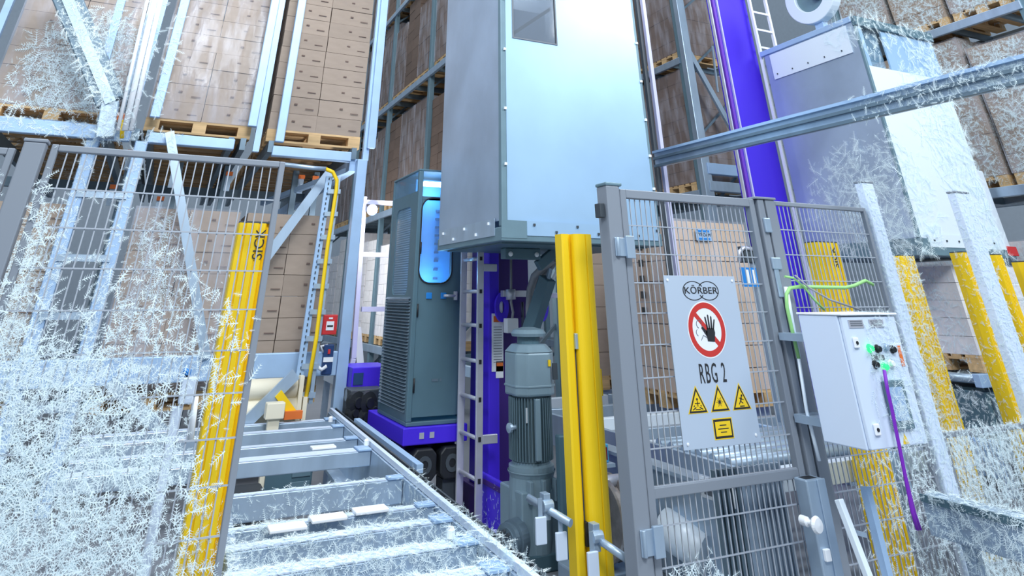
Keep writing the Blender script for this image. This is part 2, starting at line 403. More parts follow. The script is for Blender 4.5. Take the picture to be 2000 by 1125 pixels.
# rack between the aisles: loads face the aisle (-x)
def aisle_rack(name, label, xf, depth, ys, bays, levels, zmax, m, skip=lambda j, l: False, seed=1, where='', grp=''):
    rnd = random.Random(seed)
    r = thing(name, label, 'rack', (xf, ys, 0))
    n = bays*3
    for bq in range(bays + 1):
        y = ys + bq*2.8
        for xx in (xf + .05, xf + depth - .1):
            MB().box(xx, xx+.1, y-.06, y+.06, 0, zmax).build('upright', 'steel_teal', r, 0.006)
        for z in np.arange(.4, zmax - .5, 1.2):
            MB().bar((xf + .1, y, z), (xf + depth - .05, y, z + .9), .04, .04).build('brace', 'galv_dark', r)
    for li, z in enumerate(levels):
        for xx in (xf + .02, xf + depth - .08):
            MB().box(xx, xx + .06, ys, ys + bays*2.8, z - .13, z - .005).build('beam', 'galv', r, 0.006)
        for k in range(bays*4):
            y = ys + .35 + k*.7
            MB().box(xf + .05, xf + depth - .05, y-.02, y+.02, z - .1, z - .005).build('cross_bar', 'galv_dark', r)
    nth = ['first', 'second', 'third', 'fourth', 'fifth', 'sixth', 'seventh', 'eighth', 'ninth', 'tenth', 'eleventh', 'twelfth']
    lv = ['floor', 'second', 'third', 'fourth']
    for li, z in enumerate(levels):
        for j in range(n):
            if skip(j, li): continue
            y0 = ys + (j // 3)*2.8 + .13 + (j % 3)*.88
            hh = rnd.choice([1.75, 1.95, 2.0, 1.6]); nz = rnd.choice([7, 8, 9]); mm = m(j, li, rnd)
            pallet_load('%s carton load %s, %s from near end, %s level' % ('wrapped' if (j*7+li) % 3 else 'plain', where, nth[j], lv[li]),
                        xf + .11, xf + 1.13, y0, y0 + .8, z, hh, 1, 2, nz, mm, 'x', wrap=(j*7+li) % 3 != 0, group=grp)
    return r
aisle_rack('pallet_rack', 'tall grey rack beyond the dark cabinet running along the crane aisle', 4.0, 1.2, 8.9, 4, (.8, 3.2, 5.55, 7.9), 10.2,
           lambda j, l, r: 'carton_white' if l == 0 else 'carton_shaded',
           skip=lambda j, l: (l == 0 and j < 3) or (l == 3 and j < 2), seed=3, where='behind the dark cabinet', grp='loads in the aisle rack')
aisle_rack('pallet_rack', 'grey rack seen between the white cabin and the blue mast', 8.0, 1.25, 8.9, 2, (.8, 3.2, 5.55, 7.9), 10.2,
           lambda j, l, r: 'carton_shaded', skip=lambda j, l: l == 0 or j > 3, seed=5, where='between white cabin and blue mast', grp='loads beyond the white cabin')
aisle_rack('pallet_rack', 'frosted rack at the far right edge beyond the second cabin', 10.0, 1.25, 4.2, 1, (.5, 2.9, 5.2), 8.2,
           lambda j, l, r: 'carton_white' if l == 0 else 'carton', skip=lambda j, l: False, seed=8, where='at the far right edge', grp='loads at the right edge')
# end frame of the middle rack
ef = thing('rack_end_frame', 'galvanised end frame with diagonal brace between white cabin and blue mast', 'rack frame', (8.3, 8.7, 0))
a = aty(1338, 100, 8.75); c = aty(1378, 350, 8.75)
MB().box(c.x-.09, c.x+.09, 8.68, 8.8, 0, 8.5).build('upright', 'galv', ef, 0.01)
MB().bar(aty(1342, 95, 8.74), aty(1442, 275, 8.74), .10, .05, (0, 1, 0)).build('brace', 'galv', ef)
MB().bar(aty(1391, 90, 8.7), aty(1402, 180, 8.7), .03, .03, (0, 1, 0)).build('brace', 'galv', ef)
p = aty(1380, 330, 8.7); MB().box(p.x, p.x + 1.2, 8.66, 8.78, p.z-.08, p.z+.10).build('cross_beam', 'rack_blue', ef, 0.008)
p = aty(1385, 368, 8.7); MB().box(p.x, p.x + 1.2, 8.66, 8.78, p.z-.04, p.z+.12).build('cross_beam', 'galv', ef, 0.008)

# ------------------------------------------------------------------ fence, gate
YF = 3.5
def wires(par, x0, x1, z0, z1, dx=.0385, dz=.155, y=YF):
    n = max(1, round((x1-x0)/dx)); me = None
    for k in range(1, n):
        x = x0 + (x1-x0)*k/n
        link('vertical_wire', boxmesh('vertical_wire', 'wire_grey', .0055, .0055, z1-z0), (x, y, (z0+z1)/2), par)
    m = max(1, round((z1-z0)/dz))
    for k in range(1, m):
        z = z1 - dz*k
        if z > z0: link('cross_wire', boxmesh('cross_wire', 'wire_grey', x1-x0, .0055, .006), ((x0+x1)/2, y-.0055, z), par)
def panel(label, x0, x1, z0, z1, frame=.028, postL=None, postR=None):
    t = thing('mesh_fence', label, 'fence', ((x0+x1)/2, YF, z0))
    MB().box(x0, x0+frame, YF-.012, YF+.02, z0, z1).build('stile', 'fence_grey', t, 0.004)
    MB().box(x1-frame, x1, YF-.012, YF+.02, z0, z1).build('stile', 'fence_grey', t, 0.004)
    MB().box(x0+frame, x1-frame, YF-.012, YF+.02, z1-frame, z1).build('top_rail', 'fence_grey', t, 0.004)
    MB().box(x0+frame, x1-frame, YF-.012, YF+.02, z0, z0+frame).build('bottom_rail', 'fence_grey', t, 0.004)
    wires(t, x0+frame, x1-frame, z0+frame, z1-frame)
    return t
def post(label, x0, x1, z1, y0=YF-.03, y1=YF+.04, m='fence_grey', cap=True):
    t = thing('fence_post', label, 'post', ((x0+x1)/2, YF, 0))
    MB().box(x0, x1, y0, y1, .01, z1).build('tube', m, t, 0.006)
    MB().box(x0-.06, x1+.06, y0-.05, y1+.05, 0, .01).build('base_plate', m, t)
    if cap: MB().box(x0-.004, x1+.004, y0-.004, y1+.004, z1, z1+.015).build('cap', 'fence_grey', t, 0.004)
    return t
panel('grey wire mesh fence panel on the left under frost', -0.56, 0.462, .1, 2.2)
panel('narrow strip of mesh fence at the very left edge', -1.9, -.69, .1, 2.17)
post('wide grey fence post at the left end of the long mesh panel', -.665, -.58, 2.2)
panel('grey mesh fence panel right of the gate behind the white cabinet', 3.79, 4.74, .1, 2.19)
post('frosted pale square post right of the white control cabinet', 4.76, 4.88, 2.37, m='post_pale')
post('frosted square post far right in front of the bright cabin wall', 5.88, 6.06, 2.36, m='post_pale')
panel('low mesh guard between the two frosted square posts', 4.9, 5.86, .02, .82)
panel('low mesh guard right of the far right frosted post', 6.08, 7.4, .02, .82)
# gate
gp = thing('gate_post', 'grey square post with hinges left of the warning sign', 'post', (2.41, YF, 0))
MB().prism([(-.055, -.055), (.035, -.055), (.055, -.035), (.055, .055), (-.055, .055)], (2.43, YF, .01), (1,0,0), (0,1,0), (0,0,2.19)).build('tube', 'fence_grey', gp, 0.006)
MB().box(2.37, 2.49, YF-.06, YF+.06, 2.2, 2.22).build('cap', 'steel_teal', gp, 0.006)
MB().box(2.3, 2.56, YF-.1, YF+.1, 0, .01).build('base_plate', 'fence_grey', gp)
MB().box(2.335, 2.37, YF-.03, YF+.03, 2.02, 2.1).build('stop_block', 'dark_grey', gp, 0.004)
gate = thing('gate_leaf', 'mesh gate leaf carrying the RBG 2 sign', 'gate', (3.07, YF, .08))
MB().box(2.495, 2.54, YF-.025, YF+.025, .08, 2.19).build('stile', 'fence_grey', gate, 0.004)
MB().box(3.56, 3.605, YF-.025, YF+.025, .08, 2.19).build('stile', 'fence_grey', gate, 0.004)
MB().box(2.54, 3.56, YF-.025, YF+.025, 2.14, 2.19).build('top_rail', 'fence_grey', gate, 0.004)
MB().box(2.54, 3.56, YF-.025, YF+.025, .08, .13).build('bottom_rail', 'fence_grey', gate, 0.004)
MB().box(2.54, 3.56, YF-.02, YF+.025, .70, .745).build('mid_rail', 'fence_grey', gate, 0.004)
wires(gate, 2.54, 3.56, .13, 2.14)
for z in (1.86, .555):
    h = MB(); h.box(2.40, 2.54, YF-.066, YF-.056, z-.05, z+.05); h.box(2.47, 2.53, YF-.08, YF-.06, z-.06, z+.06); h.tube([(2.415, YF-.07, z-.05), (2.415, YF-.07, z+.05)], .012)
    h.build('hinge', 'galv', gate, 0.003)
gp2 = thing('gate_post', 'grey double profile post on the lock side of the gate', 'post', (3.69, YF, 0))
MB().box(3.625, 3.68, YF-.04, YF+.04, .01, 2.19).build('tube', 'fence_grey', gp2, 0.006)
MB().box(3.695, 3.78, YF-.04, YF+.04, .01, 2.19).build('tube', 'fence_grey', gp2, 0.006)
MB().box(3.6805, 3.6945, YF-.02, YF+.04, .01, 2.18).build('seam', 'fence_seam', gp2)
MB().box(3.60, 3.79, YF-.05, YF+.05, 2.19, 2.205).build('cap', 'fence_grey', gp2, 0.004)
MB().box(3.56, 3.85, YF-.1, YF+.1, 0, .01).build('base_plate', 'fence_grey', gp2)
MB().box(3.635, 3.69, YF-.06, YF-.04, 1.98, 2.07).build('switch_plate', 'galv', gp2, 0.006)
MB().box(3.645, 3.685, YF-.052, YF-.04, 1.60, 1.78).build('switch_rod', 'galv', gp2, 0.006)
MB().box(3.635, 3.715, YF-.058, YF-.04, 1.76, 1.83).build('switch_head', 'galv', gp2, 0.006)
lock = thing('gate_lock', 'galvanised upright lock housing with a round white knob', 'lock', (3.56, YF-.06, .3))
MB().box(3.50, 3.63, YF-.12, YF-.03, .05, .715).build('housing', 'galv', lock, 0.008)
MB().box(3.515, 3.60, YF-.105, YF-.05, .7155, .7165).build('opening', 'black', lock)
MB().box(3.575, 3.635, YF-.13, YF-.12, .05, .715).build('cover_plate', 'galv', lock, 0.004)
p = aty(1597, 1022, YF-.2)
kb = MB(); kb.lathe((p.x-.03, YF-.12, p.z), (0,-1,0), [(.022,0),(.022,.04),(.012,.05),(.012,.07),(.03,.085),(.038,.1),(.03,.115),(.001,.12)], 20)
kb.build('knob', 'white', lock, label='round white knob')
MB().box(3.52, 3.56, YF-.14, YF-.12, .38, .43).build('latch', 'white', lock, 0.004)

# sign
ys = YF-.035
sg = thing('warning_sign', 'light grey sign board with round no-entry hand symbol and RBG 2', 'sign', (3.02, ys, .89))
MB().box(2.745, 3.30, ys-.004, ys, .885, 1.715).build('board', 'sign_white', sg, 0.001)
yb = ys-.0045; EX = (1,0,0); EY = (0,0,1); N = (0,-.0008,0)
for x, z in ((2.77, 1.69), (3.275, 1.69), (2.775, .91), (3.265, .92)):
    MB().lathe((x, yb, z), (0,-1,0), [(.008,0),(.008,.003),(.003,.005)], 10).build('screw', 'white', sg)
lc = Vector((3.015, yb, 1.635))
for dx, a0 in ((-.058, 0.0), (.058, 0.0)):
    b = MB(); g0, g1 = (28, 332) if dx < 0 else (208, 512)
    b.ring(lc + Vector((dx,0,0)), (1.58,0,0), EY, N, .0475, .0515, 44, math.radians(g0), math.radians(g1))
    b.build('logo_ring', 'ink', sg)
text('logo_lettering', 'KŌRBER', .050, 'ink', sg, lc + Vector((0,-.001,0)), EX, EY, font_x=1.42)
pc = Vector((3.02, yb, 1.435))
MB().ring(pc, EX, EY, (0,-.0004,0), .0005, .145, 48).build('sign_disc', 'white', sg)
b = MB(); pc2 = pc + Vector((0,-.0006,0)); b.ring(pc2, EX, EY, N, .108, .138, 56)
b.build('prohibition_ring', 'sign_red', sg)
b = MB(); d1 = Vector((-.7071,0,.7071)); b.bar(pc2 - d1*.115, pc2 + d1*.115, .0008, .026, d1.cross(Vector((0,1,0)))); 
b.build('prohibition_bar', 'sign_red', sg)
hp = pc + Vector((.022, -.0018, -.008)); b = MB()
def poly(b, pts, o, dz=(0,-.0008,0)): b.prism(pts, o, EX, EY, dz)
poly(b, [(-.028,-.052),(.022,-.056),(.034,-.01),(.03,.012),(-.024,.012),(-.034,-.008)], hp)
for x0, ang, ln, wd_ in ((-.018, 8, .062, .0115), (-.003, 1, .072, .0115), (.012, -6, .064, .0115), (.025, -18, .05, .010)):
    a = math.radians(90 + ang); dx_, dz_ = math.cos(a), math.sin(a); nx_, nz_ = -dz_, dx_
    q0 = (x0, .008); q1 = (x0 + dx_*ln, .008 + dz_*ln); h_ = wd_/2
    poly(b, [(q0[0]-nx_*h_, q0[1]-nz_*h_), (q0[0]+nx_*h_, q0[1]+nz_*h_), (q1[0]+nx_*h_*.8, q1[1]+nz_*h_*.8), (q1[0]+dx_*.004, q1[1]+dz_*.004), (q1[0]-nx_*h_*.8, q1[1]-nz_*h_*.8)], hp)
poly(b, [(-.03,-.03),(-.066,.016),(-.056,.022),(-.024,-.002)], hp)
b.build('hand_symbol', 'ink', sg)
b = MB()
fo = pc + Vector((-.055, -.0017, .005))
b.ring(fo + Vector((0,0,.022)), EX, EY, N, .019, .0225, 14, math.radians(20), math.radians(250)); b.ring(fo + Vector((-.012,0,-.02)), EX, EY, N, .016, .019, 10, math.radians(120), math.radians(250))
for q0, q1 in (((.012,.028),(.02,.0)), ((.02,-.006),(.04,-.03)), ((.0,-.06),(.02,-.035)), ((.02,-.035),(.05,-.048)), ((.026,.012),(.034,-.012))):
    b.bar(fo + Vector((q0[0],0,q0[1])), fo + Vector((q1[0],0,q1[1])), .0008, .0035)
b.build('face_outline', 'ink_grey', sg)
text('sign_lettering', 'RBG 2', .135, 'ink', sg, (3.015, yb-.001, 1.215), EX, EY, font_x=0.47, space=1.22)
for k, x in enumerate((2.875, 3.035, 3.195)):
    z0 = 1.045
    b = MB(); b.prism([(-.071,-.006),(.071,-.006),(0,.122)], (x, yb, z0), EX, EY, (0,-.0005,0)); b.build('triangle_border', 'sign_yellow', sg)
    b = MB(); b.prism([(-.064,-.003),(.064,-.003),(0,.113)], (x, yb-.0006, z0), EX, EY, (0,-.0004,0)); b.build('triangle_edge', 'ink', sg)
    b = MB(); b.prism([(-.050,.006),(.050,.006),(0,.095)], (x, yb-.0011, z0), EX, EY, (0,-.0004,0)); b.build('triangle_field', 'sign_yellow', sg)
    o = Vector((x, yb-.0017, z0)); b = MB()
    if k == 0:
        b.ring(o + Vector((0,0,.058)), EX, EY, N, .0005, .006, 10); b.bar(o + Vector((0,0,.05)), o + Vector((0,0,.026)), .001, .009)
        b.bar(o + Vector((-.018,0,.04)), o + Vector((.018,0,.04)), .001, .004)
        for sx in (-1, 1): b.bar(o + Vector((sx*.012,0,.022)), o + Vector((sx*.036,0,.011)), .001, .005); b.bar(o + Vector((sx*.02,0,.03)), o + Vector((sx*.028,0,.026)), .001, .005)
        b.bar(o + Vector((-.018,0,.012)), o + Vector((.018,0,.012)), .001, .004)
    elif k == 1:
        b.ring(o + Vector((0,0,.038)), EX, EY, N, .0005, .008, 12)
        for q in range(12):
            a = q*math.pi/6; r_ = .024 if q % 2 == 0 else .017; b.bar(o + Vector((math.cos(a)*.006,0,.038+math.sin(a)*.006)), o + Vector((math.cos(a)*r_,0,.038+math.sin(a)*r_)), .001, .0022)
    else:
        b.ring(o + Vector((.008,0,.06)), EX, EY, N, .0005, .006, 10); b.bar(o + Vector((.004,0,.054)), o + Vector((-.004,0,.034)), .001, .009)
        b.bar(o + Vector((-.014,0,.05)), o + Vector((.02,0,.04)), .001, .004); b.bar(o + Vector((-.004,0,.034)), o + Vector((.012,0,.024)), .001, .005)
        b.bar(o + Vector((-.006,0,.034)), o + Vector((-.018,0,.02)), .001, .005); b.bar(o + Vector((-.014,0,.011)), o + Vector((.02,0,.011)), .001, .005)
    b.build('hazard_symbol', 'ink', sg)
b = MB(); b.box(2.965, 3.105, yb-.0005, yb, .915, 1.01); b.build('notice_border', 'sign_yellow', sg)
b = MB(); b.box(2.97, 3.10, yb-.001, yb-.0006, .92, 1.005); b.build('notice_edge', 'ink', sg)
b = MB(); b.box(2.98, 3.09, yb-.0016, yb-.0011, .93, .995); b.build('notice_field', 'sign_yellow', sg)
b = MB()
for z, hw in ((.978, .024), (.962, .038), (.947, .022)): b.box(3.035-hw, 3.035+hw, yb-.0021, yb-.0017, z-.0022, z+.0022)
b.build('notice_lines', 'ink', sg)

# ------------------------------------------------------------------ yellow light-curtain columns
def column(label, xl, y, z1, lettered=True, wd=.18, dp=.13, m='yellow'):
    t = thing('light_curtain_column', label, 'column', (xl + wd/2, y, 0))
    n = 5; pts = []
    bw = wd/n
    for k in range(n):
        x = k*bw
        if k == n-1: pts += [(x, -.0), (x+.004, .02), (x+bw*.4, .024), (x+bw*.5, 0.0), (x+bw*.9, -.006)]
        else: pts += [(x+.002, .004), (x+bw*.2, -.006), (x+bw*.8, -.006), (x+bw-.002, .004)]
    pts += [(wd, 0.0), (wd, dp*.5), (wd-.02, dp), (.02, dp), (0, dp*.5)]
    MB().prism(pts, (xl, y, .012), (1,0,0), (0,1,0), (0,0,z1-.02)).build('housing', m, t)
    MB().box(xl-.03, xl+wd+.03, y-.03, y+dp+.03, 0, .012).build('foot_plate', 'galv', t)
    MB().prism([(.004,0),(wd-.004,0),(wd-.004,dp*.5),(wd-.02,dp-.004),(.02,dp-.004),(.004,dp*.5)], (xl, y, z1-.0075), (1,0,0), (0,1,0), (0,0,.008)).build('end_cap', 'dark_grey', t)
    if lettered: text('lettering', 'SICK', .072, 'ink', t, (xl + wd*.68, y-.0075, z1-.11), (0,0,1), (-1,0,0), font_x=1.0)
    return t
column('yellow column behind the left fence with SICK lettering', .325, 3.9, 1.955)
column('yellow column partly hidden by the white control cabinet with SICK lettering', 4.62, 3.9, 1.985, wd=.24)
column('frost-covered yellow column right of the control cabinet', 5.57, 3.9, 1.91, False, wd=.17)
column('thin yellow column left of the far right frosted post', 6.50, 3.95, 1.96, False, wd=.10)
column('thin yellow column right of the far right frosted post', 6.97, 3.95, 1.95, False, wd=.10)
column('yellow column at the right picture edge', 7.4, 3.95, 1.9, False, wd=.10)
ct = thing('light_curtain_column', 'glossy yellow column standing free before the white cabin', 'column', (2.40, 3.9, 0))
prof = [(0,.0),(.0,-.02),(.012,-.026),(.045,-.028),(.056,-.02),(.058,.0),(.070,.0),(.072,-.045)] + [(.142 - .07*math.cos(math.radians(t)), -.045 - .03*math.sin(math.radians(t))) for t in range(12, 100, 11)] + [(.150,-.070),(.153,-.076)] + [(.160 + .055*math.sin(math.radians(t)), -.028 - .046*math.cos(math.radians(t))) for t in range(5, 91, 12)] + [(.212,.06),(.0,.06)]
MB().prism(prof, (2.295, 3.9, .012), (1,0,0), (0,1,0), (0,0,1.945)).build('housing', 'yellow', ct)
MB().box(2.26, 2.54, 3.83, 3.99, 0, .012).build('foot_plate', 'galv', ct)
MB().box(2.354, 2.364, 3.888, 3.8985, .5, 1.38).build('groove', 'dark_grey', ct, label='dark slot with clips')
MB().box(2.350, 2.368, 3.86, 3.8985, 1.33, 1.41).build('clip', 'galv', ct, 0.003)
MB().box(2.350, 2.368, 3.86, 3.8985, .45, .55).build('clip', 'black', ct, 0.003)
rod = thing('reflector_rod', 'galvanised rod with clamps and white reflector tags by the yellow column', 'rod', aty(1110, 1020, 3.8))
MB().tube([aty(1032, 972, 4.05), aty(1115, 1022, 3.78)], .018, 12).build('rod_section', 'galv', rod)
MB().tube([aty(1160, 1048, 3.78), aty(1225, 1092, 3.60)], .018, 12).build('rod_section', 'galv', rod)
for u, v, y in ((1064, 985, 3.95), (1160, 1045, 3.78)):
    p = aty(u, v, y); b = MB(); b.box(p.x-.02, p.x+.02, p.y-.03, p.y+.02, p.z-.06, p.z+.05); b.tube([p + Vector((-.03,-.03,0)), p + Vector((.03,-.03,0))], .026, 10); b.build('clamp', 'galv', rod, 0.003)
for u, v, y in ((1056, 1036, 3.9), (1096, 1066, 3.85), (1158, 1105, 3.74)):
    p = aty(u, v, y); MB().box(p.x-.032, p.x+.032, p.y-.012, p.y+.006, p.z-.055, p.z+.055).build('reflector_tag', 'cab_white', rod, 0.004)
    MB().box(p.x-.012, p.x+.012, p.y-.003, p.y+.003, p.z+.055, p.z+.13).build('tag_hanger', 'galv', rod)

# ------------------------------------------------------------------ white cabin of the near crane
C1 = thing('crane_cabin', 'large pale blue sheet-metal crane cabin hanging top centre', 'crane cabin', (2.9, 5.2, 1.97))
x0, x1, y0, y1, zb, zt = 2.22, 3.64, 4.6, 5.92, 2.0, 4.9
wA = aty(1003, 76, y0); wB = aty(1086, 82, y0)
wx0, wx1, wz = wA.x, wB.x, (wA.z + wB.z)/2
fp = MB(); fp.box(x0+.045, wx0, y0, y0+.02, zb+.06, zt); fp.box(wx1, x1, y0, y0+.02, zb+.06, zt); fp.box(wx0, wx1, y0, y0+.02, zb+.06, wz); fp.box(wx0, wx1, y0, y0+.02, wz+.75, zt)
fp.build('front_panel', 'panel_blue', C1)
MB().box(x0, x0+.012, y0+.05, y1, zb+.1, zt).build('side_panel', 'panel_metal', C1)
MB().box(x1-.012, x1, y0+.021, y1, zb+.1, zt).build('side_panel', 'panel_metal', C1)
MB().box(x0+.013, x1-.013, y1-.02, y1, zb+.1, zt).build('rear_panel', 'panel_metal', C1)
MB().box(x0-.004, x0+.044, y0-.004, y0+.049, zb+.06, zt).build('corner_post', 'steel_teal', C1, 0.006)
MB().box(x1-.0, x1+.03, y0+.0, y0+.05, zb+.06, zt).build('corner_post', 'steel_teal', C1, 0.006)
MB().box(x0-.01, x1+.03, y0-.012, y1, zb-.04, zb+.055).build('base_frame', 'steel_teal', C1, 0.006)
MB().box(x0-.012, x0+.2, y0-.016, y0-.0125, zb-.02, zb+.1).build('corner_plate', 'steel_teal', C1)
MB().box(x0+.2, x1, y0-.018, y0-.0125, zb+.0, zb+.1).build('trim_strip', 'panel_blue', C1)
MB().box(x0-.016, x0-.0105, y0+.1, y1-.05, zb+.0, zb+.12).build('trim_strip', 'galv', C1)
bm_ = boxmesh('bolt', 'white', .02, .014, .02); bd = boxmesh('bolt', 'dark_grey', .016, .012, .016)
for k in range(7):
    link('bolt', bd, (x0+.26+k*.19, y0-.022, zb+(.03 if k % 2 else .075)), C1)
for k in range(5): link('bolt', bm_, (x0-.018, y0+.2+k*.24, zb+(.03 if k % 2 else .09)), C1)
for z in (2.5, 2.93, 3.43, 3.9): link('bolt', bm_, (x0+.03, y0-.012, z), C1)
for z in (2.4, 2.67, 2.98, 3.33, 3.7): link('bolt', bm_, (x1+.01, y0-.008, z), C1)
MB().box(wx0, wx1, y0+.006, y0+.012, wz, wz+.75).build('window_pane', 'glass_grey', C1)
g = MB(); g.box(wx0-.012, wx0, y0-.006, y0+.02, wz-.012, wz+.762); g.box(wx1, wx1+.012, y0-.006, y0+.02, wz-.012, wz+.762); g.box(wx0, wx1, y0-.006, y0+.02, wz-.012, wz)
g.build('window_gasket', 'ink_grey', C1)
MB().bar((wx0-.05, y0+.25, wz+.0), (wx1+.1, y0+.25, wz+.45), .02, .03).build('inner_bar', 'black', C1)
MB().box(wx0-.1, wx1+.3, y0+.7, y0+.72, wz-.3, wz+.6).build('inner_wall', 'panel_metal', C1)
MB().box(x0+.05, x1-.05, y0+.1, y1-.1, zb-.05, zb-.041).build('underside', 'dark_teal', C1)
p = aty(1017, 500, 5.15)
MB().box(p.x-.16, p.x+.16, 5.1, 5.2, zb-.13, zb-.051).build('hanger_block', 'dark_teal', C1, 0.006)
for dx in (-.12, .12): MB().lathe((p.x+dx, 5.1, zb-.095), (0,-1,0), [(.018,0),(.018,.012),(.008,.02)], 12).build('bolt', 'white', C1)

# ------------------------------------------------------------------ near crane: mast, chassis, ladder
mast = thing('crane_mast', 'violet mast base of the near crane behind the grey motor', 'crane mast', (3.0, 6.1, .2))
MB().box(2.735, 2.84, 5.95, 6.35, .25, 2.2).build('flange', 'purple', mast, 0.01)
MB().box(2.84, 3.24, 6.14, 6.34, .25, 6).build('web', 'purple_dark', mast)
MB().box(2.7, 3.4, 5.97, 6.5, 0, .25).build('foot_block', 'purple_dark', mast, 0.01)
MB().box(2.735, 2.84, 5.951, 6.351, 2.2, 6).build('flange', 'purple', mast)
for u, nm in ((981, 0), (1059, 0)):
    p = aty(u, 600, 5.88); h = MB()
    h.ring(p, EX, EY, (0, .03, 0), .035, .085, 20); o = h.build('lug', 'purple_dark' if nm else 'purple', mast, 0.004)
    o.scale = (.8, 1, 1.35)
    link('lug_slot', boxmesh('lug_slot', 'white', .03, .01, .11), p + Vector((0, .03, 0)), mast)
q = aty(973, 668, 5.93)
MB().box(q.x-.055, q.x+.055, 5.94, 5.948, q.z-.215, q.z+.215).build('data_label', 'white', mast, label='tall white data label')
MB().box(q.x-.04, q.x+.04, 5.936, 5.9395, q.z+.15, q.z+.195).build('label_band', 'orange', mast)
b = MB()
for k in range(14): b.box(q.x-.04, q.x+.04, 5.9375, 5.9395, q.z+.11-k*.02, q.z+.114-k*.02)
b.build('label_lines', 'ink_grey', mast)
q = aty(977, 722, 5.93); MB().box(q.x-.035, q.x+.035, 5.94, 5.948, q.z-.06, q.z+.06).build('data_label', 'white', mast); MB().box(q.x-.03, q.x+.03, 5.936, 5.9395, q.z+.025, q.z+.05).build('label_band', 'orange', mast)
q = aty(1000, 636, 5.8); MB().box(q.x-.055, q.x+.055, 5.78, 5.86, q.z-.055, q.z+.055).build('junction_box', 'white', mast, 0.006)
MB().tube([aty(1000, 626, 5.8), aty(1002, 610, 5.8), aty(998, 590, 5.8), aty(998, 500, 5.8)], .012, 8).build('cable', 'grey_hose', mast)
MB().tube([aty(998, 585, 5.8), aty(997, 565, 5.8)], .045, 12).build('cable_gland', 'alu', mast)
MB().box(aty(985, 570, 5.8).x, aty(1040, 570, 5.8).x, 5.82, 5.88, aty(1000, 580, 5.8).z, aty(1000, 567, 5.8).z).build('cable_bracket', 'alu', mast, 0.004)
MB().box(aty(1040, 580, 5.9).x, aty(1100, 580, 5.9).x, 5.9, 5.93, aty(1060, 582, 5.9).z, aty(1060, 572, 5.9).z).build('cable_bracket', 'lilac', mast, 0.004)
MB().tube([aty(1020, 620, 6.0), aty(1020, 590, 6.0), aty(1022, 660, 6.0)], .015, 8).build('cable', 'ink_grey', mast)
arm = thing('tension_arm', 'dark teal square arm leaning up from the motor to the cabin', 'arm', aty(1040, 640, 5.5))
MB().bar(aty(1034, 652, 5.55), aty(1070, 543, 5.35), .11, .11).build('arm_tube', 'dark_teal', arm, 0.008)
MB().bar(aty(1070, 545, 5.35), aty(1075, 525, 5.35), .03, .03).build('arm_pin', 'galv', arm)
for k, (du, r) in enumerate(((0, .034), (14, .026))):
    MB().tube([aty(1035+du, 650, 5.6), aty(1034+du, 600, 5.6), aty(1036+du, 565, 5.6), aty(1044+du, 540, 5.5), aty(1062+du, 522, 5.4), aty(1082+du*.4, 505, 5.3)], r, 10).build('hose', 'grey_hose', arm)
MB().bar(aty(1050, 520, 5.2), aty(1088, 488, 5.2), .06, .08).build('arm_bracket', 'dark_teal', arm, 0.006)
MB().tube([aty(1080, 545, 5.3), aty(1090, 525, 5.3), aty(1092, 500, 5.3)], .014, 8).build('cable', 'white', arm)

CHZ = .40
ch = thing('crane_chassis', 'violet crane chassis plate at the foot of the mast beside the motor', 'chassis', (2.65, 5.7, 0))
MB().box(2.63, 2.66, 5.44, 5.96, .0, CHZ).build('beam', 'purple', ch, 0.01)
MB().box(2.62, 2.629, 5.44, 5.96, CHZ-.06, CHZ-.03).build('edge_strip', 'purple_dark', ch)
lad = thing('ladder', 'aluminium ladder standing between dark cabinet and violet mast', 'ladder', (2.5, 5.8, .3))
pt, pb = aty(940, 500, 5.75), aty(932, 1015, 5.75)
xr = (pt.x + pb.x)/2
for (yy, xx, n_) in ((5.75, xr, 0), (6.12, xr-.005, 1)):
    MB().box(xx-.03, xx+.03, yy-.012, yy+.012, .06 if n_ == 0 else .1, 2.1).build('rail', 'alu', lad, 0.004)
    for k in range(8): pass
for k in range(8):
    z = 1.9 - k*.255
    if z > .08: MB().tube([(xr, 5.763, z), (xr-.005, 6.108, z)], .015, 8).build('rung', 'alu', lad); link('rung_end', boxmesh('rung_end', 'black', .022, .006, .03), (xr, 5.735, z), lad)
for z in (1.83, .62): MB().box(xr+.03, xr+.16, 5.74, 5.76, z-.03, z+.03).build('wall_bracket', 'alu', lad, 0.004)

# gear motor
mo = thing('gear_motor', 'grey upright gear motor with finned body beside the central yellow column', 'motor', (2.62, 5.2, .2))
c = aty(1036, 780, 5.02); mx, my = c.x + .10, 5.22
def zz(v, y=5.02): return aty(1036, v, y).z
octp = lambda r, ch_: [(-r, -r+ch_), (-r+ch_, -r), (r-ch_, -r), (r, -r+ch_), (r, r-ch_), (r-ch_, r), (-r+ch_, r), (-r, r-ch_)]
z_t, z_m, z_f, z_fl, z_b = zz(690), zz(778), zz(912), zz(935), zz(1105)
hd = MB(); hd.prism(octp(.165, .07), (mx, my, z_m), (1,0,0), (0,1,0), (0,0,z_t-z_m)); hd.build('terminal_hood', 'motor_grey', mo, 0.015)
b = MB(); pr = octp(.165, .07); pi = octp(.12, .055); n8 = 8
vs = [(mx+a, my+c_, z_t) for a, c_ in pr] + [(mx+a, my+c_, z_t+.05) for a, c_ in pi]
b.add(vs, [tuple(range(8, 16))] + [(i, (i+1)%8, 8+(i+1)%8, 8+i) for i in range(8)]); b.build('hood_top', 'motor_grey', mo, 0.01)
MB().prism(octp(.17, .073), (mx, my, zz(760)), (1,0,0), (0,1,0), (0,0,.014)).build('hood_seam', 'motor_grey', mo, 0.003)
MB().lathe((mx, my, z_t+.05), (0,0,1), [(.09,0),(.09,.05),(.08,.055)], 20).build('fan_collar', 'dark_teal', mo)
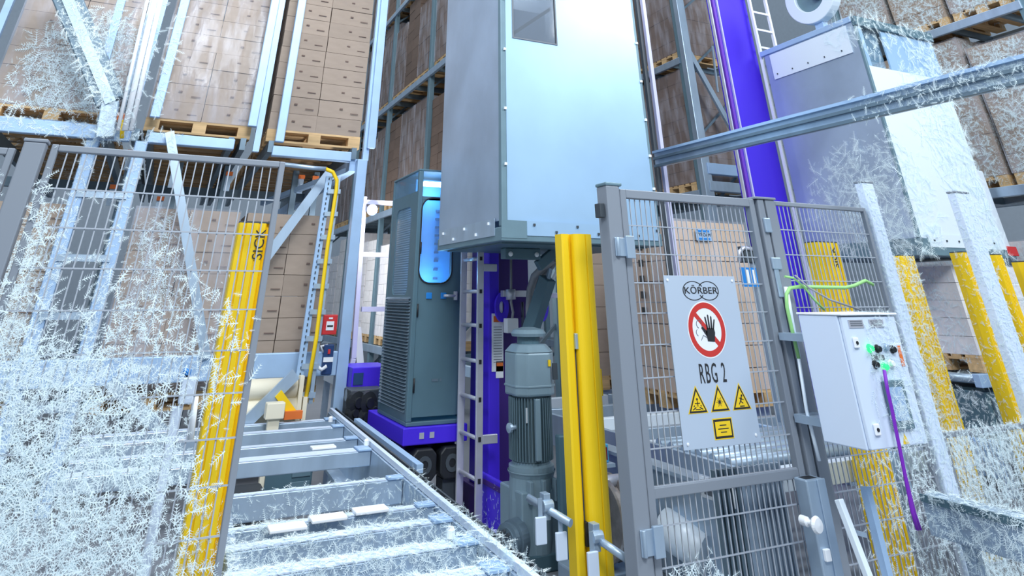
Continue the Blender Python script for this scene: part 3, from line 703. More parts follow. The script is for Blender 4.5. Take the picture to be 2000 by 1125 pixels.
MB().lathe((mx, my, z_t+.10), (0,0,1), [(.13,0),(.14,.02),(.12,.045),(.05,.06),(.001,.062)], 28).build('rain_cap', 'motor_grey', mo)
MB().lathe((mx, my, z_f), (0,0,1), [(.135,0),(.135,z_m-z_f-.001)], 32).build('body', 'motor_fin', mo)
fb = MB()
for k in range(44):
    a = 2*math.pi*k/44; d = Vector((math.cos(a), math.sin(a), 0)); fb.bar(Vector((mx, my, z_f+.01)) + d*.143, Vector((mx, my, z_m-.01)) + d*.143, .007, .04, d)
fb.build('cooling_fins', 'motor_fin', mo, kind='stuff')
MB().box(mx-.05, mx-.01, my-.185, my-.155, z_f+.02, z_m-.01).build('cable_duct', 'motor_grey', mo, 0.006)
MB().lathe((mx, my, z_fl), (0,0,1), [(.155,0),(.165,.01),(.165,.04),(.14,.05),(.14,z_f-z_fl-.001)], 32).build('flange', 'motor_grey', mo)
gb = MB(); gb.lathe((mx, my, z_b), (0,0,1), [(.14,0),(.16,.02),(.17,.1),(.17,.3),(.16,.42),(.175,.46),(.175,z_fl-z_b-.001)], 28); gb.box(mx-.16, mx+.19, my-.15, my+.2, z_b+.02, z_b+.36)
gb.build('gearbox', 'motor_grey', mo, 0.02)
for sx in (-1, 0, 1): MB().bar((mx+sx*.1, my-.165, z_b+.3), (mx+sx*.1, my-.165, z_fl-.02), .03, .06).build('rib', 'motor_grey', mo, 0.006)
p = aty(1019, 1066, 4.98)
cp = MB(); cp.lathe((p.x, p.y+.12, p.z), (-.93,-.37,0), [(.05,-.05),(.108,-.05),(.108,.02),(.09,.025),(.09,.04),(.10,.045),(.10,.07),(.08,.075),(.08,.085),(.045,.085),(.04,.06),(.001,.06)], 32)
cp.build('shaft_coupling', 'galv_dark', mo)
b = MB(); axd = Vector((-.93,-.37,0)).normalized(); a1 = Vector((0,0,1)); a2 = axd.cross(a1); cc = Vector((p.x-.0, p.y+.12, p.z)) + axd*.09
for k in range(10):
    a = k*math.pi/5; MB().lathe(cc + (a1*math.cos(a) + a2*math.sin(a))*.062, axd, [(.011,0),(.011,.012)], 8).build('coupling_bolt', 'dark_grey', mo)
MB().box(mx+.11, mx+.15, my-.178, my-.166, zz(745), zz(712)).build('side_plate', 'dark_grey', mo)
q = aty(1080, 738, 5.0); MB().box(mx+.075, mx+.095, my-.176, my-.166, zz(718), zz(705)).build('sticker', 'sign_yellow', mo)
MB().lathe((mx-.14, my-.05, zz(840)), (-1,-.2,0), [(.014,0),(.014,.05),(.03,.055),(.03,.075),(.001,.08)], 12).build('eye_bolt', 'galv', mo)
MB().box(mx-.10, mx-.085, my-.125, my-.105, zz(830), zz(800)).build('type_plate', 'white', mo)
MB().box(mx-.2, mx+.25, my-.16, my+.25, 0, z_b+.03).build('motor_foot', 'dark_teal', mo, 0.01)

# things right of the yellow column
dr = thing('steel_wheel', 'worn steel drive wheel between yellow column and gate', 'wheel', aty(1190, 1010, 4.6))
p = aty(1186, 1010, 4.6)
MB().lathe((p.x-.06, p.y, p.z), (1,.15,0), [(.05,0),(.21,0),(.22,.01),(.22,.03),(.19,.04),(.19,.08),(.22,.09),(.22,.11),(.05,.115)], 36).build('tread', 'rust', dr)
MB().lathe((p.x-.12, p.y, p.z), (1,.15,0), [(.045,0),(.045,.32)], 16).build('axle', 'galv', dr)
p2 = aty(1178, 943, 4.5)
MB().tube([aty(1150, 946, 4.55), aty(1208, 938, 4.55)], .035, 14).build('guide_roller', 'alu', dr)
MB().box(p.x-.2, p.x+.15, p.y+.24, p.y+.3, .05, p.z+.4).build('bearing_block', 'dark_teal', dr, 0.01)
MB().box(p.x-.25, p.x+.15, p.y-.1, p.y+.24, .02, p.z-.24).build('wheel_cradle', 'galv', dr, 0.01)
se = thing('sensor', 'small blue sensor box with dark red face right of the yellow column', 'sensor', aty(1180, 890, 4.4))
p = aty(1180, 885, 4.4)
MB().box(p.x-.035, p.x+.035, 4.4, 4.46, p.z-.05, p.z+.045).build('case', 'cyan_box', se, 0.006)
MB().box(p.x-.018, p.x+.022, 4.396, 4.3995, p.z-.035, p.z+.03).build('screen', 'red_screen', se)
MB().box(p.x-.02, p.x+.06, 4.37, 4.5, p.z-.07, p.z-.051).build('bracket', 'galv', se)
MB().box(p.x-.05, p.x+.06, 4.5, 4.53, p.z-.5, p.z-.05).build('stand', 'galv', se)
# ------------------------------------------------------------------ dark control cabinet on the crane
CB = thing('switch_cabinet', 'tall dark teal cabinet with lit rounded window and louvred side', 'cabinet', (2.3, 6.6, .6))
cx0, cx1, cy0, cy1, cz0, cz1 = 2.10, 2.62, 6.2, 7.05, .70, 2.70
MB().box(cx0, cx0+.045, cy0, cy0+.045, cz0, cz1-.02).build('frame_post', 'dark_teal', CB, 0.006)
MB().box(cx1-.04, cx1, cy0, cy0+.045, cz0, cz1-.02).build('frame_post', 'dark_teal', CB, 0.006)
MB().box(cx0, cx0+.045, cy1-.045, cy1, cz0, cz1-.02).build('frame_post', 'dark_teal', CB, 0.006)
MB().box(cx0, cx1, cy0, cy1, cz1-.02, cz1).build('roof', 'dark_teal', CB, 0.006)
MB().box(cx0, cx1, cy0, cy1, cz0-.03, cz0).build('floor_plate', 'dark_teal', CB, 0.006)
MB().box(cx0+.05, cx1, cy1-.03, cy1-.01, cz0, cz1-.02).build('rear_panel', 'dark_teal', CB)
MB().box(cx1-.012, cx1-.001, cy0+.05, cy1-.03, cz0, cz1-.02).build('right_panel', 'dark_teal', CB)
def rounded(x0, x1, z0, z1, r, n=6):
    pts = []
    for cx, cz, a in ((x1-r, z0+r, -90), (x1-r, z1-r, 0), (x0+r, z1-r, 90), (x0+r, z0+r, 180)):
        for k in range(n+1):
            t = math.radians(a + 90*k/n); pts.append((cx + r*math.cos(t), cz + r*math.sin(t)))
    return pts
def windowed(name, m, par, o, ex, ey, ez, W, H, win, r):
    """panel W x H with a rounded opening (x0,x1,z0,z1)"""
    inner = rounded(*win, r); n = len(inner); b = MB()
    outer = []
    cxm, czm = (win[0]+win[1])/2, (win[2]+win[3])/2
    corners = [(W, 0), (W, H), (0, H), (0, 0)]
    for i, (a, c_) in enumerate(inner):
        outer.append(corners[i // (n//4)])
    o = Vector(o); ex = Vector(ex); ey = Vector(ey); ez = Vector(ez)
    vs = [o + ex*a + ey*c_ for a, c_ in outer] + [o + ex*a + ey*c_ for a, c_ in inner]
    vs += [v + ez for v in vs]
    fs = []
    for i in range(n):
        j = (i+1) % n
        fs += [(i, j, n+j, n+i), (2*n+j, 2*n+i, 3*n+i, 3*n+j), (n+i, n+j, 3*n+j, 3*n+i), (j, i, 2*n+i, 2*n+j)]
    fs = [f for f in fs]
    b.add(vs, fs)
    ob = b.build(name, m, par)
    bm2 = bmesh.new(); bm2.from_mesh(ob.data); bmesh.ops.remove_doubles(bm2, verts=bm2.verts, dist=1e-5); bm2.to_mesh(ob.data); bm2.free()
    return ob
# front door with window
dW, dz0, dz1 = cx1-cx0-.085, cz0+.03, 2.42
dH = dz1-dz0
wz0 = aty(852, 552, cy0).z - dz0; wz1 = aty(842, 388, cy0).z - dz0
wxa = aty(822, 470, cy0).x - cx0 - .045; wxb = aty(882, 500, cy0).x - cx0 - .045
windowed('door', 'dark_teal', CB, (cx0+.045, cy0+.004, dz0), (1,0,0), (0,0,1), (0,.02,0), dW, dH, (wxa, wxb, wz0, wz1), .1)
def gasket(par, o, ex, ey, ez, win, r, t, m='black'):
    a = rounded(*win, r); c_ = rounded(win[0]-t, win[1]+t, win[2]-t, win[3]+t, r+t); n = len(a); b = MB()
    o = Vector(o); ex = Vector(ex); ey = Vector(ey); ez = Vector(ez)
    vs = [o + ex*p + ey*q for p, q in a] + [o + ex*p + ey*q for p, q in c_]; vs += [v + ez for v in vs]; fs = []
    for i in range(n):
        j = (i+1) % n; fs += [(i, j, n+j, n+i), (2*n+j, 2*n+i, 3*n+i, 3*n+j), (i, 2*n+i, 2*n+j, j), (n+j, 3*n+j, 3*n+i, n+i)]
    b.add(vs, fs); return b.build('gasket', m, par)
gasket(CB, (cx0+.045, cy0-.006, dz0), (1,0,0), (0,0,1), (0,.012,0), (wxa, wxb, wz0, wz1), .1, .012)
MB().prism(rounded(wxa, wxb, wz0, wz1, .1), (cx0+.045, cy0+.011, dz0), (1,0,0), (0,0,1), (0,.004,0)).build('window_pane', 'glass', CB)
MB().box(cx0+.045, cx1-.04, cy0+.004, cy0+.02, 2.42, 2.45).build('door_header', 'dark_teal', CB)
MB().box(cx0+.045, cx1-.04, cy0+.008, cy0+.012, 2.45, cz1-.02).build('top_pane', 'glass', CB)
inner = P('inner_panel', 'inner_blue', CB, (cx0+.08, cx1-.05, cy0+.32, cy0+.34, cz0+.1, cz1-.05), label='blue-lit inner panel')
b = MB()
for k in range(9): b.box(cx0+.30, cx0+.34, cy0+.30, cy0+.319, 1.75+k*.075, 1.77+k*.075)
b.build('terminal_row', 'navy', CB, kind='stuff')
MB().box(cx0+.12, cx0+.15, cy0+.28, cy0+.319, 1.3, 2.3).build('cable_duct', 'rack_blue', CB)
MB().box(cx0+.36, cx0+.42, cy0+.28, cy0+.319, 1.2, 1.45).build('relay', 'white', CB)
MB().box(cx0+.10, cx0+.36, cy0+.14, cy0+.2, 2.57, 2.61).build('lamp_tube', 'lamp', CB)
l = bpy.data.lights.new('cabinet_lamp', 'POINT'); l.energy = 5; l.color = (.25, .65, 1.0); l.shadow_soft_size = .06
lo = bpy.data.objects.new('cabinet_lamp', l); COL.objects.link(lo); lo.location = (cx0+.25, cy0+.16, 2.5)
l = bpy.data.lights.new('cabinet_lamp', 'POINT'); l.energy = 5; l.color = (.25, .65, 1.0); l.shadow_soft_size = .06
lo = bpy.data.objects.new('cabinet_lamp', l); COL.objects.link(lo); lo.location = (cx0+.25, cy0+.16, 1.75)
for dx in (.075, .215):
    MB().box(cx0+.05+dx, cx0+.05+dx+.055, cy0-.006, cy0+.0035, dz0+wz0-.13, dz0+wz0-.08).build('lock_plate', 'blue', CB, 0.004)
MB().tube([(cx0+.29, cy0-.02, dz0+wz0-.105), (cx0+.40, cy0-.02, dz0+wz0-.105)], .012, 8).build('handle', 'alu', CB)
MB().box(cx0+.39, cx0+.42, cy0-.03, cy0+.0035, dz0+wz0-.14, dz0+wz0-.07).build('handle_base', 'alu', CB, 0.003)
for z in (.95, 1.5, 2.0): MB().tube([(cx0+.05, cy0-.006, z-.05), (cx0+.05, cy0-.006, z+.05)], .008, 8).build('door_hinge', 'black', CB)
MB().box(cx0+.21, cx0+.27, cy0+.001, cy0+.0035, .97, .99).build('door_marking', 'galv_dark', CB)
MB().box(cx0+.285, cx0+.30, cy0+.001, cy0+.0035, .97, .99).build('door_marking', 'galv_dark', CB)
# louvred side (-x)
sW = cy1-cy0-.09
sw0 = sW*.18; sw1 = sW*.80; zs0 = 1.62; zs1 = 2.38
windowed('side_door', 'dark_teal', CB, (cx0+.004, cy1-.045, cz0), (0,-1,0), (0,0,1), (.015,0,0), sW, cz1-.02-cz0-.18, (sw0, sw1, zs0-cz0, zs1-cz0), .08)
MB().prism(rounded(sw0, sw1, zs0-cz0, zs1-cz0, .08), (cx0+.009, cy1-.045, cz0), (0,-1,0), (0,0,1), (.004,0,0)).build('window_pane', 'glass', CB)
MB().box(cx0+.008, cx0+.012, cy0+.045, cy1-.045, cz1-.2, cz1-.02).build('top_pane', 'glass', CB)
lv = MB()
for k in range(34):
    z = cz0+.06+k*.025
    lv.add([(cx0+.003, cy0+.06, z), (cx0-.02, cy0+.06, z+.003), (cx0+.003, cy0+.06, z+.02), (cx0+.003, cy1-.06, z), (cx0-.02, cy1-.06, z+.003), (cx0+.003, cy1-.06, z+.02)], [(0,1,2),(5,4,3),(0,3,4,1),(1,4,5,2),(2,5,3,0)])
lv.build('louvres', 'galv_dark', CB, kind='stuff')
lv = MB()
for k in range(38):
    z = zs0-.02+k*.0205; lv.box(cx0+.022, cx0+.03, cy0+.07, cy1-.07, z, z+.008)
lv.build('inner_louvres', 'galv', CB, kind='stuff')
MB().box(cx0-.005, cx0+.003, cy0+.1, cy1-.1, 1.555, 1.585).build('side_latch', 'galv', CB)
MB().box(cx0-.03, cx1+.02, cy0-.03, cy1+.2, .55, .668).build('plinth', 'purple', CB, 0.008)
for dx in (.13, .22): MB().box(cx0+dx-.02, cx0+dx+.02, cy0-.034, cy0-.0305, .59, .63).build('sticker', 'alu', CB)
for dx in (.12, .36):
    bf = thing('rubber_buffer', 'black rubber buffer under the dark cabinet, %s one' % ('left' if dx < .2 else 'right'), 'buffer', (cx0+dx+.05, cy0+.1, .3))
    MB().prism(octp(.105, .04), (cx0+dx+.04, cy0-.05, .42), (1,0,0), (0,0,1), (0,.24,0)).build('block', 'black', bf, 0.012)
    MB().box(cx0+dx-.02, cx0+dx+.1, cy0+.0, cy0+.15, 0, .31).build('buffer_stand', 'dark_grey', bf)
    MB().ring((cx0+dx+.04, cy0-.056, .42), EX, EY, (0,.006,0), .03, .06, 16).build('face_ring', 'dark_grey', bf)
MB().box(cx0+.02, cx1, cy0+.2, cy1, .36, .549).build('plinth_leg', 'purple_dark', CB)
MB().tube([aty(835, 845, 6.2), aty(850, 848, 6.22), aty(862, 838, 6.25)], .008, 6).build('cable', 'grey_hose', CB)

# crane rear end: violet box, rollers, guard frame, lamp
rb = thing('crane_drive_unit', 'violet drive box with black rollers left behind the dark cabinet', 'drive unit', (2.2, 8.0, .3))
p0 = aty(672, 760, 7.7); p1 = aty(737, 716, 7.7)
MB().box(max(p0.x, 2.0), p1.x+.15, 7.7, 8.2, p0.z, p1.z).build('drive_box', 'purple', rb, 0.008)
q = aty(700, 740, 7.69); MB().box(q.x-.05, q.x+.05, 7.69, 7.6995, q.z-.05, q.z+.05).build('vent', 'navy', rb)
MB().tube([aty(675, 772, 7.6), aty(735, 768, 7.6)], .05, 10).build('tube', 'galv', rb)
for u, v, s_ in ((690, 785, .09), (712, 785, .09), (684, 805, .07), (705, 812, .08), (676, 825, .06), (722, 800, .07)):
    p = aty(u, v, 7.36); MB().lathe((p.x, p.y, p.z), (.3,-1,0), [(s_*.9,0),(s_,.02),(s_,.08),(s_*.5,.09),(s_*.45,.11)], 16).build('roller', 'black', rb)
p = aty(700, 800, 7.45); MB().box(p.x-.1, p.x+.25, 7.42, 7.69, p.z-.25, p.z+.16).build('roller_block', 'dark_grey', rb, 0.01)
p = aty(712, 812, 7.32); MB().box(p.x-.05, p.x+.06, 7.30, 7.34, p.z-.16, p.z+.12).build('bracket', 'alu', rb, 0.005)
MB().bar(aty(703, 823, 6.9) + Vector((-.03,0,0)), aty(828, 915, 5.35) + Vector((-.03,0,0)), .05, .05).build('guide_bar', 'rack_blue', rb)
gf = thing('guard_frame', 'pale lilac guard rail frame left of the dark cabinet', 'guard rail', aty(690, 720, 8.35))
gx = aty(712, 385, 7.9)
MB().bar(aty(690, 700, 8.35), aty(712, 384, 8.35), .055, .055).build('post', 'lilac', gf, 0.006)
MB().bar(aty(667, 800, 8.35), aty(690, 700, 8.35), .055, .055).build('post', 'lilac', gf, 0.006)
for v in (394, 497, 604):
    p = aty(706, v, 8.35); MB().bar(p, p + Vector((.55, 0, .0)), .05, .05).build('cross_bar', 'lilac', gf)
MB().bar(aty(697, 640, 8.5), aty(703, 720, 8.5), .08, .08).build('post', 'white', gf)
fl = thing('flood_lamp', 'small glowing round lamp on the guard frame', 'lamp', aty(727, 410, 8.2))
p = aty(727, 410, 8.2)
MB().lathe((p.x, p.y, p.z), (-.2,-1,-.3), [(.03,-.06),(.06,-.02),(.065,0)], 20).build('housing', 'navy', fl)
MB().lathe(Vector((p.x, p.y, p.z)) + Vector((-.2,-1,-.3)).normalized()*.001, (-.2,-1,-.3), [(.05,0),(.04,.01),(.001,.014)], 20).build('lens', 'lamp', fl)
l = bpy.data.lights.new('flood_lamp_light', 'POINT'); l.energy = 30; l.shadow_soft_size = .05; lo = bpy.data.objects.new('flood_lamp_light', l); COL.objects.link(lo); lo.location = (p.x-.03, p.y-.14, p.z-.04)
MB().bar((p.x, p.y+.05, p.z), aty(712, 402, 8.35), .02, .02).build('bracket', 'alu', fl)

# cable ladder, yellow conduit, switch boxes on the left rack end
cl = thing('cable_ladder', 'galvanised cable ladder rising behind the left yellow column', 'cable ladder', aty(590, 790, 7.6))
L0, L1 = aty(577, 788, 7.6), aty(643, 345, 7.6); R0, R1 = aty(606, 788, 7.6), aty(662, 345, 7.6)
MB().bar(L0, L1, .07, .03, (0,1,0)).build('side_rail', 'rack_blue', cl); MB().bar(R0, R1, .035, .03, (0,1,0)).build('side_rail', 'galv', cl)
for k in range(9):
    s_ = (k + .3)/9; MB().bar(L0.lerp(L1, s_) + Vector((0,-.03,0)), R0.lerp(R1, s_) + Vector((.03,-.03,0)), .035, .045).build('rung', 'galv', cl)
b = MB()
for k in range(40):
    q = L0.lerp(L1, (k+.5)/40); b.box(q.x-.006, q.x+.006, q.y-.022, q.y-.0155, q.z-.012, q.z+.012)
b.build('hole_row', 'dark_grey', cl, kind='stuff')
cu = thing('yellow_conduit', 'yellow conduit bending over the top of the cable ladder', 'conduit', aty(600, 790, 7.5))
MB().tube([aty(592, 810, 7.52), aty(618, 660, 7.52), aty(640, 480, 7.52), aty(657, 370, 7.52), aty(658, 352, 7.52), aty(650, 336, 7.52), aty(636, 330, 7.52)], .021, 10).build('pipe', 'yellow', cu)
MB().tube([aty(636, 330, 7.52), aty(610, 328, 7.52), aty(545, 320, 7.52)], .024, 10).build('pipe_elbow', 'galv', cu)
fc = thing('fire_alarm_box', 'small red call box on the rack post', 'alarm box', aty(644, 634, 7.8))
p = aty(644, 634, 7.78); MB().box(p.x-.075, p.x+.075, 7.76, 7.84, p.z-.09, p.z+.09).build('case', 'red', fc, 0.008)
MB().box(p.x-.04, p.x+.04, 7.755, 7.7595, p.z-.05, p.z+.03).build('label_plate', 'white', fc); MB().box(p.x-.03, p.x+.03, 7.751, 7.7545, p.z-.02, p.z-.005).build('label_stripe', 'ink', fc)
MB().box(p.x-.02, p.x+.02, 7.752, 7.7595, p.z+.05, p.z+.065).build('lamp_strip', 'white', fc)
sb = thing('switch_box', 'narrow navy switch box with white lid below the red call box', 'switch box', aty(640, 700, 7.8))
p = aty(640, 702, 7.78); MB().box(p.x-.05, p.x+.05, 7.76, 7.84, p.z-.13, p.z+.13).build('case', 'navy', sb, 0.008)
MB().box(p.x-.05, p.x+.05, 7.753, 7.7595, p.z-.02, p.z+.02).build('band', 'white', sb); MB().box(p.x-.012, p.x+.012, 7.748, 7.7595, p.z+.05, p.z+.09).build('button', 'red', sb)
MB().tube([aty(632, 688, 7.8), aty(627, 676, 7.8), aty(640, 674, 7.8)], .012, 6).build('cable', 'white', sb)
MB().tube([aty(618, 715, 7.7), aty(628, 722, 7.7), aty(638, 715, 7.7)], .018, 6).build('cable', 'white', sb)
sw = thing('limit_switch', 'white switch unit with blue top left of the left yellow column', 'switch', aty(366, 760, 3.8))
p = aty(366, 762, 3.8)
MB().box(p.x-.03, p.x+.03, 3.77, 3.83, p.z-.05, p.z+.05).build('case', 'cab_white', sw, 0.006)
MB().tube([aty(364, 732, 3.8), aty(367, 720, 3.8)], .018, 10).build('blue_top', 'blue', sw); MB().tube([aty(366, 745, 3.8), aty(364, 732, 3.8)], .008, 8).build('stem', 'dark_grey', sw)
MB().box(p.x-.05, p.x-.005, 3.79, 3.83, .3, p.z-.06).build('post', 'cab_white', sw, 0.006); MB().tube([aty(382, 775, 3.82), aty(372, 860, 3.82)], .014, 8).build('cable', 'white', sw)
MB().box(p.x-.08, p.x+.03, 3.75, 3.85, 0, .3).build('foot', 'galv', sw, 0.006)

# ------------------------------------------------------------------ second crane: blue mast, ladder, cabin
m2 = thing('crane_mast', 'bright blue-violet mast of the second crane right of centre', 'crane mast', (6.7, 6.3, 0))
q0, q1 = aty(1448, 320, 6.2), aty(1524, 320, 6.2)
MB().box(q0.x, q1.x, 6.2, 6.30, .3, 8).build('column', 'purple', m2, 0.012)
MB().box(q0.x-.012, q0.x+.03, 6.165, 6.195, .3, 8).build('guide_strip', 'violet', m2)
MB().box(q0.x+.075, q0.x+.095, 6.17, 6.199, .3, 8).build('guide_strip', 'lilac', m2)
MB().box(q0.x-.055, q0.x-.035, 6.18, 6.22, .3, 8).build('guide_rail', 'alu', m2)
MB().box(q0.x-.04, q1.x+.4, 6.0, 7.2, 0, .3).build('foot', 'purple', m2, 0.01)
l2 = thing('ladder', 'thin white ladder rising along the blue mast', 'ladder', (7.1, 6.15, .3))
la, lb_ = aty(1530, 330, 6.1), aty(1480, 60, 6.1)
xl = (la.x + lb_.x)/2
for dx in (0, .33): MB().box(xl+dx-.018, xl+dx+.018, 6.08, 6.12, .4, 6.5).build('rail', 'white', l2)
for k in range(22): MB().box(xl+.018, xl+.312, 6.09, 6.11, .6+k*.27, .63+k*.27).build('rung', 'white', l2)
lp = thing('mast_strip', 'thin lilac vertical rail at the right edge of the white cabin', 'rail', (3.9, 5.1, 0))
q = aty(1280, 200, 5.2); MB().box(q.x-.02, q.x+.02, 5.18, 5.22, .3, 6.5).build('strip', 'lilac', lp); MB().box(q.x-.07, q.x-.03, 5.22, 5.26, .3, 6.5).build('backing', 'dark_grey', lp)

C2 = thing('crane_cabin', 'second pale metal crane cabin at the right with a bright front wall', 'crane cabin', (7.6, 5.2, 2.0))
x0, y0 = 6.95, 4.6; x1 = 8.35; y1 = 6.02; zb = 2.03; zt = 4.50
MB().box(x0, x0+.02, y0+.03, y1, zb+.1, zt).build('side_panel', 'panel_metal', C2)
MB().box(x0-.014, x0-.001, y0+.12, y1-.1, zt-.36, zt-.02).build('top_strip', 'panel_white', C2)
w0 = aty(1692, 62, y0); w1 = aty(1748, 170, y0)
MB().box(x0+.03, x1, y0, y0+.02, zb+.1, zt-.55).build('front_panel', 'panel_white', C2)
fp = MB(); fp.box(x0+.03, x0+.09, y0, y0+.02, zt-.5499, zt-.06); fp.box(x0+.43, x1, y0, y0+.02, zt-.5499, zt-.06); fp.build('front_panel', 'panel_blue', C2)
MB().box(x0+.09, x0+.43, y0+.06, y0+.07, zt-.55, zt-.06).build('window_pane', 'glass', C2)
MB().box(x0+.05, x0+.5, y0+.3, y0+.32, zt-.8, zt-.25).build('notice_board', 'white', C2)
MB().box(x0-.01, x1+.02, y0-.03, y0+.03, zt-.055, zt+.06).build('roof_edge', 'dark_teal', C2, 0.006)
MB().box(x0-.02, x0+.05, y0+.031, y1+.05, zt, zt+.07).build('roof_edge', 'rack_blue', C2, 0.006)
MB().box(x0+.06, x1, y0+.04, y1, zt-.02, zt).build('roof', 'steel_teal', C2)
MB().box(x0-.005, x0+.028, y0-.004, y0+.028, zb+.1, zt-.06).build('corner_post', 'steel_teal', C2, 0.004)
MB().box(x0-.01, x1, y0-.01, y1, zb-.06, zb+.098).build('base_frame', 'steel_teal', C2, 0.006)
MB().box(x0+.12, x1, y0-.014, y0-.0105, zb+.02, zb+.14).build('trim_strip', 'panel_white', C2)
for k in range(6): link('bolt', bd, (x0+.2+k*.2, y0-.018, zb+.08), C2)
for k in range(5): link('bolt', bd, (x0-.018, y0+.25+k*.25, zt-.3), C2)
for dx, dz in ((.12, -.40), (.145, -.43)): MB().bar((x0+dx-.012, y0+.2985, zt+dz-.02), (x0+dx+.012, y0+.2985, zt+dz+.02), .02, .002, (0,1,0)).build('notice_emblem', 'sign_red', C2)
MB().box(x0+.15, x0+.45, y0+.297, y0+.2995, zt-.49, zt-.482).build('notice_line', 'ink_grey', C2)
text('notice_lettering', 'ABUS', .05, 'sign_red', C2, (x0+.3, y0+.297, zt-.42), EX, EY)
wh = thing('rope_sheave', 'large pale ring-shaped sheave on top of the second cabin', 'sheave', aty(1580, 60, 5.3))
p = aty(1577, -12, 5.3); px_ = x0+.12
pw = atx(1583, -8, x0+.06)
MB().ring((x0+.02, pw.y, pw.z), (0,1,0), (0,0,1), (.14,0,0), .22, .38, 44).build('rim', 'panel_white', wh, 0.01)
MB().ring((x0+.06, pw.y, pw.z), (0,1,0), (0,0,1), (.04,0,0), .0005, .22, 32).build('web', 'steel_teal', wh)
MB().lathe((x0+.05, pw.y-.12, pw.z), (-1,0,0), [(.1,0),(.1,.06),(.04,.07),(.04,.1)], 20).build('hub', 'rack_blue', wh)
MB().box(x0+.07, x0+.16, pw.y-.06, pw.y+.06, zt+.07, pw.z).build('bearing_stand', 'rack_blue', wh)

# overhead galvanised beam crossing to the right
ob = thing('overhead_beam', 'long galvanised channel beam crossing the upper right', 'beam', (4.2, 3, 2.8))
A0, A1 = atx(1283, 312, 4.2), atx(2040, 128, 4.2)
b = MB(); b.bar(A0 + Vector((0,0,.0)), A1, .05, .14); b.build('channel_web', 'galv', ob)
for dz, m_ in ((.065, 'rack_blue'), (-.065, 'galv_dark'), (.005, 'galv_dark')):
    MB().bar(A0 + Vector((-.035,0,dz)), A1 + Vector((-.035,0,dz)), .03, .022).build('channel_lip', m_, ob)
# brackets that carry it: posts outside the frame
MB().box(4.16, 4.24, A1.y-.5, A1.y-.42, 0, A1.z-.07).build('carrier_post', 'galv', ob)

# ------------------------------------------------------------------ white control cabinet with panel
CC = thing('control_cabinet', 'white wall cabinet with green lamp and buttons right of the gate', 'cabinet', (3.72, 3.15, .9))
yc = 2.95; c0 = aty(1641, 617, yc); xa = c0.x; zt_ = c0.z; zb_ = aty(1690, 885, yc).z; xb = xa + .46
MB().box(xa, xb, yc+.025, yc+.30, zb_, zt_).build('body', 'cab_white', CC, 0.006)
MB().box(xa+.006, xb-.006, yc, yc+.023, zb_+.006, zt_-.006).build('door', 'cab_white', CC, 0.005)
MB().box(xa-.004, xb+.01, yc-.01, yc+.31, zt_+.001, zt_+.012).build('rain_roof', 'white', CC, 0.004)
for x_ in (.05, .22):
    MB().box(xa+x_, xa+x_+.12, yc-.004, yc-.0005, zt_-.06, zt_-.02).build('type_label', 'alu', CC)
    b = MB()
    for k in range(3): b.box(xa+x_+.012, xa+x_+.108, yc-.0055, yc-.0042, zt_-.05+k*.01, zt_-.045+k*.01)
    b.build('label_lines', 'ink_grey', CC)
for v in (zt_-.13, zb_+.09):
    lk = MB().box(xa+.05, xa+.09, yc-.012, yc-.0005, v-.025, v+.025).build('lock', 'white', CC, 0.004)
    MB().lathe((xa+.07, yc-.012, v), (0,-1,0), [(.009,0),(.009,.004)], 10).build('lock_cylinder', 'black', CC)
def button(u, v, m, r=.015):
    p = aty(u, v, yc); MB().lathe((p.x, yc-.0005, p.z), (0,-1,0), [(r*1.4,0),(r*1.4,.006),(r,.008),(r,.022),(r*.8,.026)], 16).build('button', m, CC)
for u, v, m in ((1697, 680, 'led_green'), (1712, 681, 'black'), (1727, 678, 'galv'), (1741, 682, 'black'), (1708, 712, 'black'), (1726, 716, 'led_green'), (1738, 710, 'white')): button(u, v, m)
p = aty(1712, 698, yc); MB().box(p.x-.04, p.x+.06, yc-.004, yc-.0005, p.z-.012, p.z+.012).build('button_label', 'ink_grey', CC)
p = aty(1759, 695, yc); MB().box(p.x-.012, p.x+.014, yc-.004, yc-.0005, p.z-.05, p.z+.05).build('warning_sticker', 'orange', CC, 0.006)
p = aty(1750, 790, yc)
MB().box(p.x-.08, p.x+.09, yc-.016, yc-.0005, p.z-.11, p.z+.11).build('display_frame', 'steel_teal', CC, 0.006)
MB().box(p.x-.05, p.x+.06, yc-.019, yc-.0165, p.z-.07, p.z+.08).build('display', 'rack_blue', CC)
p = aty(1768, 858, yc); MB().prism([(-.025,-.02),(.025,-.02),(0,.025)], (p.x, yc-.0005, p.z), EX, EY, (0,-.002,0)).build('sticker', 'sign_yellow', CC)
for zq in (zb_+.08, zt_-.12): MB().box(xa+.03, xa+.19, yc+.3005, YF-.0405, zq-.02, zq+.02).build('wall_bracket', 'galv', CC)
pcab = thing('purple_cable', 'purple cable hanging down the front of the white cabinet', 'cable', aty(1740, 740, yc))
pts = [(1727, 722), (1733, 760), (1742, 800), (1752, 850), (1762, 900), (1772, 950), (1782, 1000), (1792, 1035)]
MB().tube([aty(u, v, yc-.045) for u, v in pts], .009, 8).build('lead', 'purple_cable', pcab)
MB().tube([aty(u+ (k*2.2), v, yc-.03) for k, (u, v) in enumerate(pts[4:])], .006, 8).build('lead', 'purple_cable', pcab)
gc = thing('green_cables', 'pale green and white cable loops above the white cabinet', 'cables', aty(1540, 560, 3.35))
MB().tube([aty(u, v, 3.38) for u, v in ((1560, 700), (1546, 640), (1537, 600), (1536, 575), (1542, 563), (1560, 560), (1650, 562), (1668, 558), (1690, 548), (1705, 556))], .011, 8).build('cable', 'green_cable', gc)
